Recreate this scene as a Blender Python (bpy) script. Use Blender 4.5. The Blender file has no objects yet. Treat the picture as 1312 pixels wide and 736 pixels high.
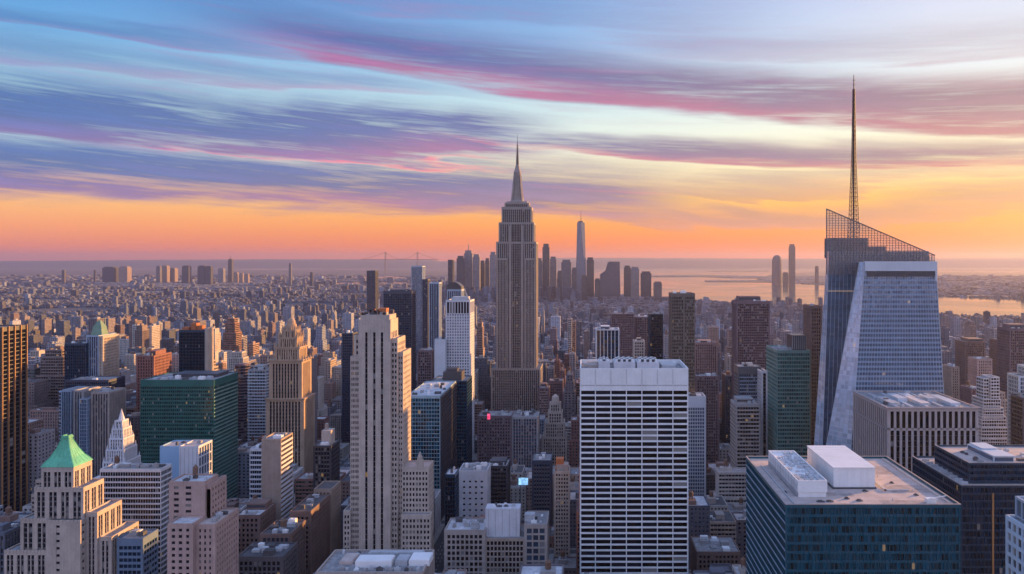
import bpy, math, random
import numpy as np
random.seed(7)
R = math.radians
scene = bpy.context.scene
COL = scene.collection

# ------------------------------------------------------------------ camera
CAMZ, CX, HY = 260.0, 750.0, 335.0          # eye height, vanishing point of the avenues, horizon row
cam = bpy.data.objects.new('camera', bpy.data.cameras.new('camera'))
COL.objects.link(cam)
cam.location = (0, 0, CAMZ)
cam.rotation_euler = (R(90), 0, 0)
cam.data.lens = 36 * 1000 / 1312
cam.data.shift_x = (656 - CX) / 1312
cam.data.shift_y = (HY - 368) / 1312
cam.data.clip_start = 1
cam.data.clip_end = 200000
scene.camera = cam

# ------------------------------------------------------------------ exposure, sun
scene.view_settings.view_transform = 'Standard'
scene.view_settings.look = 'None'
scene.view_settings.exposure = 1.22
scene.view_settings.gamma = 1.0
SUN_AZ, SUN_EL = R(55), R(8)               # azimuth from +Y towards +X
sd = bpy.data.lights.new('sun', 'SUN')
sd.energy = 5.0
sd.angle = R(0.6)
sd.color = (1.0, 0.50, 0.15)
sun = bpy.data.objects.new('sun', sd)
COL.objects.link(sun)
sun.rotation_euler = (R(90) - SUN_EL, 0, math.pi - SUN_AZ)
scene.cycles.volume_bounces = 0
scene.cycles.max_bounces = 5
scene.cycles.diffuse_bounces = 2
scene.cycles.glossy_bounces = 3
scene.cycles.use_denoising = True


# ------------------------------------------------------------------ node expression helper
def lin(r, g, b):
    f = lambda c: (c / 255 / 12.92) if c <= 10 else ((c / 255 + .055) / 1.055) ** 2.4
    return (f(r), f(g), f(b))


class N:
    """small helper: build math from sockets"""
    def __init__(s, tree): s.t = tree; s.n = tree.nodes; s.l = tree.links
    def new(s, typ, **kw):
        nd = s.n.new(typ)
        for k, v in kw.items(): setattr(nd, k, v)
        return nd
    def put(s, sock, v):
        if isinstance(v, bpy.types.NodeSocket): s.l.new(v, sock)
        elif isinstance(v, (tuple, list)):
            if len(sock.default_value) == 4 and len(v) == 3: v = (*v, 1)
            sock.default_value = v
        else: sock.default_value = v
    def m(s, op, a, b=0.0, c=0.0, clamp=False):
        nd = s.new('ShaderNodeMath', operation=op); nd.use_clamp = clamp
        s.put(nd.inputs[0], a); s.put(nd.inputs[1], b); s.put(nd.inputs[2], c)
        return nd.outputs[0]
    def add(s, a, b): return s.m('ADD', a, b)
    def sub(s, a, b): return s.m('SUBTRACT', a, b)
    def mul(s, a, b, clamp=False): return s.m('MULTIPLY', a, b, clamp=clamp)
    def div(s, a, b): return s.m('DIVIDE', a, b)
    def rng(s, v, a, b, c=0.0, d=1.0, smooth=True):
        nd = s.new('ShaderNodeMapRange', interpolation_type='SMOOTHSTEP' if smooth else 'LINEAR')
        nd.clamp = True
        s.put(nd.inputs['Value'], v); s.put(nd.inputs['From Min'], a); s.put(nd.inputs['From Max'], b)
        s.put(nd.inputs['To Min'], c); s.put(nd.inputs['To Max'], d)
        return nd.outputs[0]
    def mix(s, f, a, b, mode='MIX'):
        nd = s.new('ShaderNodeMix', data_type='RGBA', blend_type=mode)
        s.put(nd.inputs[0], f); s.put(nd.inputs[6], a); s.put(nd.inputs[7], b)
        return nd.outputs[2]
    def xyz(s, x, y, z):
        nd = s.new('ShaderNodeCombineXYZ')
        s.put(nd.inputs[0], x); s.put(nd.inputs[1], y); s.put(nd.inputs[2], z)
        return nd.outputs[0]
    def sep(s, v):
        nd = s.new('ShaderNodeSeparateXYZ'); s.put(nd.inputs[0], v); return nd.outputs
    def noise(s, vec, scale=1.0, detail=4.0, rough=0.55, dist=0.0):
        nd = s.new('ShaderNodeTexNoise')
        s.put(nd.inputs['Vector'], vec); nd.inputs['Scale'].default_value = scale
        nd.inputs['Detail'].default_value = detail; nd.inputs['Roughness'].default_value = rough
        nd.inputs['Distortion'].default_value = dist
        return nd.outputs[0]
    def ramp(s, f, stops):
        nd = s.new('ShaderNodeValToRGB'); cr = nd.color_ramp
        while len(cr.elements) > 1: cr.elements.remove(cr.elements[-1])
        for i, (p, c) in enumerate(stops):
            e = cr.elements[0] if i == 0 else cr.elements.new(p)
            e.position = p; e.color = (*c, 1)
        s.put(nd.inputs[0], f)
        return nd.outputs[0]


# ------------------------------------------------------------------ world: dusk sky with streaked clouds
def build_world():
    w = bpy.data.worlds.new('World'); scene.world = w; w.use_nodes = True
    g = N(w.node_tree); g.n.clear()
    d = g.sep(g.new('ShaderNodeTexCoord').outputs['Generated'])
    hyp = g.m('SQRT', g.add(g.mul(d[0], d[0]), g.mul(d[1], d[1])))
    t = g.div(d[2], g.m('MAXIMUM', hyp, 0.001))                  # tangent of the elevation
    az = g.m('ARCTAN2', d[0], d[1])                               # 0 = down the avenues, + to the west
    t0 = g.m('MAXIMUM', t, 0.0)
    ts = g.m('MINIMUM', g.mul(t0, 2.0), 1.0)                       # ramp coordinate, 0..1 for tan 0..0.5
    L = g.ramp(ts, [(0.0, lin(220, 108, 100)), (.03, lin(244, 126, 98)), (.08, lin(255, 156, 98)), (.125, lin(255, 180, 108)),
                    (.18, lin(240, 190, 165)), (.24, lin(175, 205, 225)), (.36, lin(172, 214, 228)), (.5, lin(100, 166, 220)), (.64, lin(66, 138, 208)),
                    (1.0, lin(90, 140, 205))])
    M = g.ramp(ts, [(0.0, lin(250, 92, 20)), (.05, lin(255, 120, 20)), (.1, lin(255, 155, 44)), (.16, lin(255, 192, 92)),
                    (.22, lin(252, 228, 178)), (.32, lin(226, 236, 226)), (.42, lin(190, 222, 232)), (.54, lin(140, 182, 226)), (.66, lin(120, 168, 222)),
                    (1.0, lin(130, 160, 215))])
    Rr = g.ramp(ts, [(0.0, lin(248, 84, 0)), (.05, lin(255, 112, 0)), (.1, lin(255, 146, 8)), (.16, lin(255, 184, 50)),
                     (.24, lin(254, 236, 180)), (.34, lin(248, 244, 222)), (.46, lin(226, 232, 236)), (.66, lin(205, 208, 234)),
                     (1.0, lin(170, 180, 220))])
    base = g.mix(g.rng(az, -.62, -.05, smooth=False), L, M)
    base = g.mix(g.rng(az, -.05, .42, smooth=False), base, Rr)
    # stretched noise: streaks run with the bands, gently tilted
    def streak(off, sx, sy, tilt, detail=6, rough=.58, dist=.35):
        u = g.mul(az, sx); v = g.mul(g.add(t, g.mul(az, tilt)), sy)
        return g.noise(g.xyz(g.add(u, off), v, off * .37), 1.0, detail, rough, dist)
    n1 = streak(3.1, 1.5, 13, .03, 5, .5, .5)
    n2 = streak(11.7, 2.6, 34, .05, 9, .62, .35)
    n3 = streak(23.3, 1.4, 9, .05, 5, .55, .8)
    n4 = streak(41.9, 6.0, 120, .07, 8, .66, .25)
    n5 = streak(67.3, 14.0, 380, .06, 5, .65, .15)
    warp = g.add(g.mul(g.sub(n3, .5), .10), g.mul(g.sub(n1, .5), .035))
    tw = g.add(t, warp)
    tt = g.add(tw, g.add(g.mul(g.sub(n2, .5), .022), g.mul(g.sub(n4, .5), .008)))
    cover = None; pinkf = None
    # (t at az=-.6, at az=0, at az=.5, half width left, right, strength, left fade start/end, right fade start/end, pinkness)
    bands = [
        (.318, .236, .168, .036, .034, 1.00, (-.58, -.28), (9, 10), .55),
        (.222, .205, .20, .016, .004, .50, (-9, -8), (-.30, -.05), .9),
        (.155, .140, .13, .036, .016, 1.25, (-9, -8), (-.16, .02), .30),
        (.150, .140, .108, .004, .018, .95, (-.25, -.05), (9, 10), .8),
        (.090, .084, .08, .032, .022, 1.20, (-9, -8), (-.02, .22), .35),
        (.070, .070, .068, .004, .012, .70, (-.22, -.02), (9, 10), .75),
        (.115, .098, .092, .004, .009, .55, (-.12, .08), (9, 10), .8),
        (.290, .290, .262, .010, .022, .35, (-.05, .15), (9, 10), .9),
        (.36, .33, .30, .02, .03, .30, (-.60, -.3), (.1, .3), .1),
        (.128, .112, .11, .007, .006, 1.0, (-.60, -.45), (-.20, -.05), 1.3),
        (.262, .250, .24, .012, .004, .55, (-9, -8), (-.40, -.15), .7),
        (.62, .60, .55, .06, .08, .7, (-9, -8), (9, 10), .2),
    ]
    for (tl, tm, tr, wl, wr, st, fl, fr, pk) in bands:
        c = g.add(g.rng(az, -.6, 0, tl, tm, False), g.sub(g.rng(az, 0, .5, tm, tr, False), tm))
        wd = g.rng(az, -.5, .45, wl, wr, False)
        q = g.div(g.sub(tt, c), wd)                               # -1 lower edge .. 1 upper edge
        up = g.rng(q, .2, 1.9, 1, 0)
        lo = g.rng(q, -1.25, -.75, 0, 1)
        a = g.mul(g.mul(up, lo), st)
        a = g.mul(a, g.mul(g.rng(az, fl[0], fl[1], 0, 1), g.rng(az, fr[0], fr[1], 1, 0)))
        p = g.mul(g.mul(g.rng(q, -1.2, .1, 1, 0), a), pk)
        cover = a if cover is None else g.m('MAXIMUM', cover, a)
        pinkf = p if pinkf is None else g.m('MAXIMUM', pinkf, p)
    tex = g.add(g.add(g.mul(n1, .48), g.mul(n2, .62)), g.add(g.mul(n4, .48), g.mul(n5, .34)))      # about .93 mean
    brk = g.rng(tex, .74, 1.06, .36, 1.0)
    alpha = g.mul(cover, brk)
    wisp = g.mul(g.mul(g.rng(g.add(n2, g.mul(n4, .35)), .68, .90, 0, .34), g.rng(tt, .05, .12, 0, 1)), g.rng(n1, .4, .6, 0, 1))
    azn = g.rng(az, -.6, .45, 0, 1, False)
    blueish = g.ramp(azn, [(0, lin(58, 94, 166)), (.4, lin(84, 90, 156)), (.7, lin(122, 92, 136)), (1, lin(146, 96, 116))])
    pink = g.ramp(azn, [(0, lin(182, 100, 162)), (.35, lin(236, 104, 138)), (.7, lin(212, 94, 122)), (1, lin(198, 88, 94))])
    lowhot = g.ramp(azn, [(0, lin(190, 140, 178)), (.4, lin(240, 150, 140)), (.75, lin(250, 160, 96)), (1, lin(240, 150, 70))])
    pink = g.mix(g.rng(t, .04, .10, .65, 0), pink, lowhot)
    blueish = g.mix(g.mul(g.rng(t, .05, .12, .30, 0), azn), blueish, lowhot)
    ccol = g.mix(g.m('MINIMUM', g.mul(pinkf, 1.25), 1.0), blueish, pink)
    fine = g.rng(g.add(g.add(n4, g.mul(n2, .5)), g.mul(n5, .5)), .78, 1.22, .78, 1.2, False)
    ccol = g.mix(1.0, ccol, g.xyz(fine, fine, fine), 'MULTIPLY')
    col = g.mix(g.m('MINIMUM', alpha, .95), base, ccol)
    wisp = g.mul(wisp, g.rng(az, -.1, .3, 1, .4))
    col = g.mix(wisp, col, g.mix(.45, pink, blueish))
    # far from the sunset side the sky is an even blue-mauve, with added brightness overhead and behind the camera to fill building fronts
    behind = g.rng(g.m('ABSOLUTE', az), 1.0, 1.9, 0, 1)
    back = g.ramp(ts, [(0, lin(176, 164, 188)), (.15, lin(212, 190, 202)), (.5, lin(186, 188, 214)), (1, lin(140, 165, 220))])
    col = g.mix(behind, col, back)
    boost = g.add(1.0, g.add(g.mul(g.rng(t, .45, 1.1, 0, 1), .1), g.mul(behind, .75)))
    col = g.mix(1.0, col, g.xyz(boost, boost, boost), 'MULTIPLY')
    below = g.rng(t, -.02, 0, 0, 1)
    col = g.mix(below, lin(120, 105, 125), col)
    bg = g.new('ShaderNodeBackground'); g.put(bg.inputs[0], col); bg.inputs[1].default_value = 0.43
    sky = g.new('ShaderNodeTexSky', sky_type='NISHITA')
    sky.sun_disc = False; sky.sun_elevation = SUN_EL; sky.sun_rotation = SUN_AZ; sky.altitude = 260
    bg2 = g.new('ShaderNodeBackground'); g.l.new(sky.outputs[0], bg2.inputs[0]); bg2.inputs[1].default_value = 0.012
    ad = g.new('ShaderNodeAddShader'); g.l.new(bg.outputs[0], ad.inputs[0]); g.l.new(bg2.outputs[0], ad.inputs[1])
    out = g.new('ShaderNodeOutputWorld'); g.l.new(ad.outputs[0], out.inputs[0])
    w.cycles.sampling_method = 'MANUAL'; w.cycles.sample_map_resolution = 512


build_world()

# ------------------------------------------------------------------ materials
MATS = {}


def new_mat(name):
    m = bpy.data.materials.new(name); m.use_nodes = True
    g = N(m.node_tree)
    return m, g, g.n['Principled BSDF']


def stone(name, col, rough=.85, var=.22, scale=.35, streak=True):
    """masonry, concrete, metal panels: base colour with blotches, rain streaks and a fine bump"""
    if name in MATS: return MATS[name]
    m, g, p = new_mat(name)
    pos = g.new('ShaderNodeNewGeometry').outputs['Position']
    x, y, z = g.sep(pos)
    a = g.noise(pos, scale * .25, 4, .6)
    b = g.noise(pos, scale * 3.5, 3, .6)
    c = g.noise(g.xyz(g.mul(x, 1.3), g.mul(y, 1.3), g.mul(z, .05)), 1.0, 3, .6)
    f = g.add(g.add(g.mul(a, .9), g.mul(b, .5)), g.mul(c, .6 if streak else .0))
    f = g.rng(f, .7 if streak else .45, 1.3 if streak else .95, 1 - var * 1.3, 1 + var, False)
    info = g.new('ShaderNodeObjectInfo')
    colr = g.mix(1.0, col, g.xyz(f, f, f), 'MULTIPLY')
    g.put(p.inputs['Base Color'], colr)
    p.inputs['Roughness'].default_value = rough
    bp = g.new('ShaderNodeBump'); bp.inputs['Strength'].default_value = .25; bp.inputs['Distance'].default_value = .1
    g.put(bp.inputs['Height'], b); g.l.new(bp.outputs[0], p.inputs['Normal'])
    MATS[name] = m
    return m


def glass(name, col, rough=.10, ior=1.7, metal=.0, tilt=.05, spread=.6, blind=.12):
    """window glass seen from outside: dark interior, glossy, every pane a little different, some with blinds"""
    if name in MATS: return MATS[name]
    m, g, p = new_mat(name)
    geo = g.new('ShaderNodeNewGeometry'); info = g.new('ShaderNodeObjectInfo')
    r = g.m('FRACT', g.add(geo.outputs['Random Per Island'], g.mul(info.outputs['Random'], 7.13)))
    wn = g.new('ShaderNodeTexWhiteNoise', noise_dimensions='1D'); g.put(wn.inputs['W'], r)
    rc = g.sep(wn.outputs['Color'])
    f = g.rng(rc[0], 0, 1, 1 - spread, 1 + spread, False)
    c = g.mix(1.0, col, g.xyz(f, f, f), 'MULTIPLY')
    isb = g.m('GREATER_THAN', rc[1], 1 - blind)
    c = g.mix(g.mul(isb, .7), c, (.30, .28, .26))
    g.put(p.inputs['Base Color'], c)
    p.inputs['Emission Color'].default_value = (1, .62, .28, 1); g.put(p.inputs['Emission Strength'], g.mul(g.m('GREATER_THAN', rc[2], .998), .08))
    p.inputs['Roughness'].default_value = rough
    p.inputs['IOR'].default_value = ior
    p.inputs['Metallic'].default_value = metal
    v = g.new('ShaderNodeVectorMath', operation='SUBTRACT'); g.l.new(wn.outputs['Color'], v.inputs[0]); v.inputs[1].default_value = (.5, .5, .5)
    v2 = g.new('ShaderNodeVectorMath', operation='SCALE'); g.l.new(v.outputs[0], v2.inputs[0]); v2.inputs['Scale'].default_value = tilt
    v3 = g.new('ShaderNodeVectorMath', operation='ADD'); g.l.new(geo.outputs['Normal'], v3.inputs[0]); g.l.new(v2.outputs[0], v3.inputs[1])
    v4 = g.new('ShaderNodeVectorMath', operation='NORMALIZE'); g.l.new(v3.outputs[0], v4.inputs[0])
    g.l.new(v4.outputs[0], p.inputs['Normal'])
    MATS[name] = m
    return m


def core_glass(name, col, cell=(3.2, 3.6), rough=.12, ior=1.6, metal=0.):
    """one sheet of glazing behind piers and spandrels: pane to pane change comes from cells of the wall itself"""
    if name in MATS: return MATS[name]
    m, g, p = new_mat(name)
    geo = g.new('ShaderNodeNewGeometry')
    x, y, z = g.sep(geo.outputs['Position'])
    cx = g.m('FLOOR', g.div(x, cell[0])); cy = g.m('FLOOR', g.div(y, cell[0])); cz = g.m('FLOOR', g.div(z, cell[1]))
    wn = g.new('ShaderNodeTexWhiteNoise', noise_dimensions='3D'); g.put(wn.inputs['Vector'], g.xyz(cx, cy, cz))
    rc = g.sep(wn.outputs['Color'])
    f = g.rng(rc[0], 0, 1, .4, 1.6, False)
    c = g.mix(1.0, col, g.xyz(f, f, f), 'MULTIPLY')
    c = g.mix(g.mul(g.m('GREATER_THAN', rc[1], .86), .6), c, (.28, .26, .24))
    g.put(p.inputs['Base Color'], c)
    p.inputs['Emission Color'].default_value = (1, .62, .28, 1); g.put(p.inputs['Emission Strength'], g.mul(g.m('GREATER_THAN', rc[2], .994), .12))
    p.inputs['Roughness'].default_value = rough; p.inputs['IOR'].default_value = ior; p.inputs['Metallic'].default_value = metal
    MATS[name] = m
    return m


def city_mat():
    """far blocks: wall colour from the block's own attribute, window grid cut in by shader"""
    m, g, p = new_mat('far_block_wall')
    geo = g.new('ShaderNodeNewGeometry')
    x, y, z = g.sep(geo.outputs['Position']); nx, ny, nz = g.sep(geo.outputs['True Normal'])
    at = g.new('ShaderNodeAttribute'); at.attribute_name = 'col'
    u = g.add(g.mul(x, g.m('ABSOLUTE', ny)), g.mul(y, g.m('ABSOLUTE', nx)))
    fu = g.m('FRACT', g.div(u, 5.0)); fz = g.m('FRACT', g.div(z, 3.9))
    wu = g.mul(g.m('GREATER_THAN', fu, .28), g.m('LESS_THAN', fu, .78))
    wz = g.mul(g.m('GREATER_THAN', fz, .30), g.m('LESS_THAN', fz, .80))
    side = g.m('LESS_THAN', g.m('ABSOLUTE', nz), .5)
    win = g.mul(g.mul(wu, wz), side)
    wn = g.new('ShaderNodeTexWhiteNoise', noise_dimensions='3D')
    g.put(wn.inputs['Vector'], g.xyz(g.m('FLOOR', g.div(x, 5.0)), g.m('FLOOR', g.div(y, 5.0)), g.m('FLOOR', g.div(z, 3.9))))
    dark = g.mix(wn.outputs[0], (.015, .017, .024), (.06, .062, .075))
    n = g.noise(geo.outputs['Position'], .05, 4, .65)
    n2 = g.noise(geo.outputs['Position'], .4, 3, .6)
    f = g.rng(g.add(n, g.mul(n2, .7)), .55, 1.15, .65, 1.3, False)
    c = g.mix(1.0, at.outputs['Color'], g.xyz(f, f, f), 'MULTIPLY')
    rooft = g.rng(n2, .35, .65, .5, 1.4, False)
    roof = g.mix(1.0, g.mix(.6, c, (.24, .23, .23)), g.xyz(rooft, rooft, rooft), 'MULTIPLY')
    c = g.mix(side, roof, c)
    c = g.mix(win, c, dark)
    g.put(p.inputs['Base Color'], c)
    g.put(p.inputs['Roughness'], g.rng(win, 0, 1, .85, .2, False))
    return m


CITY = city_mat()

# ------------------------------------------------------------------ mesh helpers
FACES = np.array([[0, 2, 3, 1], [4, 5, 7, 6], [0, 1, 5, 4], [2, 6, 7, 3], [0, 4, 6, 2], [1, 3, 7, 5]])


def boxes_mesh(name, bx, mat, cols=None):
    """numpy array of boxes (x0,x1,y0,y1,z0,z1) -> one mesh"""
    b = np.asarray(bx, dtype=np.float64).reshape(-1, 6)
    n = len(b)
    v = np.empty((n, 8, 3))
    for i in range(8):
        v[:, i, 0] = b[:, i & 1]; v[:, i, 1] = b[:, 2 + ((i >> 1) & 1)]; v[:, i, 2] = b[:, 4 + ((i >> 2) & 1)]
    f = (FACES[None] + (np.arange(n) * 8)[:, None, None]).reshape(-1)
    me = bpy.data.meshes.new(name)
    me.vertices.add(n * 8); me.vertices.foreach_set('co', v.reshape(-1))
    me.loops.add(n * 24); me.loops.foreach_set('vertex_index', f.astype(np.int32))
    me.polygons.add(n * 6); me.polygons.foreach_set('loop_start', np.arange(0, n * 24, 4, dtype=np.int32))
    if cols is not None:
        a = me.attributes.new('col', 'FLOAT_COLOR', 'FACE')
        c = np.ones((n, 6, 4)); c[:, :, :3] = np.asarray(cols)[:, None, :]
        a.data.foreach_set('color', c.reshape(-1))
    me.polygons.foreach_set('use_smooth', np.zeros(n * 6, dtype=bool))
    me.update(calc_edges=True)
    me.materials.append(mat)
    return me


def poly_mesh(name, verts, faces, mat, smooth=False):
    me = bpy.data.meshes.new(name)
    me.from_pydata([tuple(v) for v in verts], [], faces)
    me.update()
    if smooth:
        for p in me.polygons: p.use_smooth = True
    me.materials.append(mat)
    return me


def link(name, me, parent=None, loc=(0, 0, 0)):
    o = bpy.data.objects.new(name, me); COL.objects.link(o)
    o.parent = parent; o.location = loc
    return o


def tag(o, label=None, cat=None, group=None, kind=None):
    if label: o['label'] = label
    if cat: o['category'] = cat
    if group: o['group'] = group
    if kind: o['kind'] = kind
    return o


def frustum(cx, cy, z0, z1, r0, r1, n=12, rx=1, ry=1, rot=0):
    vs = []
    for (z, r) in ((z0, r0), (z1, r1)):
        for i in range(n):
            a = 2 * math.pi * (i + .5) / n + rot
            vs.append((cx + r * rx * math.cos(a), cy + r * ry * math.sin(a), z))
    fs = [(i, (i + 1) % n, n + (i + 1) % n, n + i) for i in range(n)]
    fs += [tuple(reversed(range(n))), tuple(range(n, 2 * n))]
    return vs, fs


def join(parts):
    V, F = [], []
    for v, f in parts:
        k = len(V); V += list(v); F += [tuple(i + k for i in q) for q in f]
    return V, F


def box_vf(x0, x1, y0, y1, z0, z1):
    vs = [((x0, x1)[i & 1], (y0, y1)[(i >> 1) & 1], (z0, z1)[(i >> 2) & 1]) for i in range(8)]
    return vs, [tuple(int(k) for k in f) for f in FACES]


def bar_vf(a, b, r=.3):
    """square bar between two points"""
    a = np.array(a, float); b = np.array(b, float); d = b - a; d /= np.linalg.norm(d)
    u = np.cross(d, (0, 0, 1.0))
    if np.linalg.norm(u) < 1e-3: u = np.array((1.0, 0, 0))
    u /= np.linalg.norm(u); w = np.cross(d, u)
    vs = [tuple(p + r * (su * u + sw * w)) for p in (a, b) for su, sw in ((-1, -1), (1, -1), (1, 1), (-1, 1))]
    return vs, [(0, 1, 5, 4), (1, 2, 6, 5), (2, 3, 7, 6), (3, 0, 4, 7), (3, 2, 1, 0), (4, 5, 6, 7)]


X = lambda px, D: (px - CX) * D / 1000.0
Z = lambda py, D: CAMZ - (py - HY) * D / 1000.0
PX = lambda x, y: CX + 1000.0 * x / y
PY = lambda z, y: HY + (CAMZ - z) * 1000.0 / y

# ------------------------------------------------------------------ palette
LIME = stone('limestone', (.43, .35, .295))
LIME_D = stone('weathered_limestone', (.34, .285, .255))
PINKB = stone('pink_brick', (.40, .27, .23))
BUFF = stone('buff_brick', (.42, .33, .26))
TAN = stone('tan_brick', (.33, .25, .20))
BROWN = stone('brown_brick', (.19, .12, .10))
RED = stone('red_brick', (.24, .10, .08))
GREYB = stone('grey_concrete', (.30, .29, .29))
DARKB = stone('dark_stone', (.10, .085, .09))
WHITE = stone('white_concrete', (.72, .71, .70), var=.12)
WHITE_D = stone('dull_white_panel', (.55, .54, .56), var=.15)
ALU = stone('aluminium_panel', (.50, .53, .57), rough=.45, var=.1)
BLUEP = stone('blue_grey_panel', (.28, .36, .46), rough=.5, var=.12)
STEEL = stone('dark_steel', (.05, .05, .06), rough=.4)
BRONZE = stone('bronze_metal', (.34, .17, .07), rough=.35, var=.2)
SPGREY = stone('grey_spandrel', (.10, .10, .11), rough=.5)
GREENP = stone('green_spandrel', (.015, .11, .095), rough=.3, var=.25)
GREENP2 = stone('pale_green_band', (.20, .30, .26), rough=.4, var=.2)
NAVYP = stone('navy_panel', (.010, .04, .075), rough=.3)
TEALP = stone('teal_panel', (.006, .075, .11), rough=.3)
BRNP = stone('brown_panel', (.14, .11, .09), rough=.6)
PATINA = stone('green_copper', (.10, .42, .25), rough=.6, var=.3)
ROOF_G = stone('roof_gravel', (.25, .24, .24), var=.4, scale=1.2, streak=False)
ROOF_D = stone('roof_tar', (.09, .085, .09), var=.4, scale=1.2, streak=False)
ROOF_T = stone('roof_tan_membrane', (.46, .37, .33), var=.2, scale=.8, streak=False)
ROOF_L = stone('roof_pale_membrane', (.50, .49, .50), var=.3, scale=1.0, streak=False)
HVAC = stone('hvac_metal', (.42, .43, .45), rough=.5, var=.25)
HVAC_W = stone('hvac_white', (.72, .71, .70), rough=.5, var=.1)
WOOD = stone('tank_wood', (.16, .09, .06), var=.3)
RUST = stone('rusty_orange_panel', (.40, .13, .05), var=.3)
G_DARK = glass('dark_window', (.010, .011, .016), ior=1.55)
G_BLUE = glass('blue_window', (.03, .05, .08), ior=1.8)
G_GREEN = glass('green_window', (.008, .045, .042), ior=1.6, blind=.04)
G_TEAL = glass('teal_window', (.002, .045, .07), ior=1.5, blind=.0, spread=.8)
G_NAVY = glass('navy_window', (.005, .018, .04), ior=1.45, blind=.02)
G_BLACK = glass('black_window', (.004, .006, .011), ior=1.38, blind=.02)
G_SKY = glass('pale_sky_glass', (.07, .12, .19), rough=.10, ior=1.9, metal=.2, tilt=.04, spread=.25, blind=.0)
G_SKYD = glass('shaded_sky_glass', (.10, .15, .22), rough=.12, ior=1.9, metal=.4, tilt=.03, spread=.3, blind=.0)
G_FACET = glass('bright_facet_glass', (.40, .50, .62), rough=.14, ior=2.0, metal=.2, tilt=.03, spread=.25, blind=.0)  # pale base colour stands in for bright sky mirrored in the facets
CG = [core_glass('dark_glazing', (.02, .022, .03)), core_glass('blue_glazing', (.03, .045, .07), ior=1.8),
      core_glass('brown_glazing', (.03, .022, .018)), core_glass('green_glazing', (.012, .05, .045))]

HEROES = []      # (px0, px1, D0, D1, ytop, yb, ref)


def style(wall=LIME, span=None, glass=G_DARK, bw=4.0, fh=3.8, pw=1.6, sh=1.6, pd=.35, sd=.12, top=3.0, cw=1.2, cols=None, bot=0.5):
    return dict(wall=wall, span=span or wall, glass=glass, bw=bw, fh=fh, pw=pw, sh=sh, pd=pd, sd=sd, top=top, cw=cw, cols=cols or {}, bot=bot)


def pairs(n, m=.12, w=.28):
    out = []
    for i in range(n):
        a = i / n; s = 1 / n
        out += [(a + s * m, a + s * (m + w)), (a + s * (1 - m - w), a + s * (1 - m))]
    return out


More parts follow.
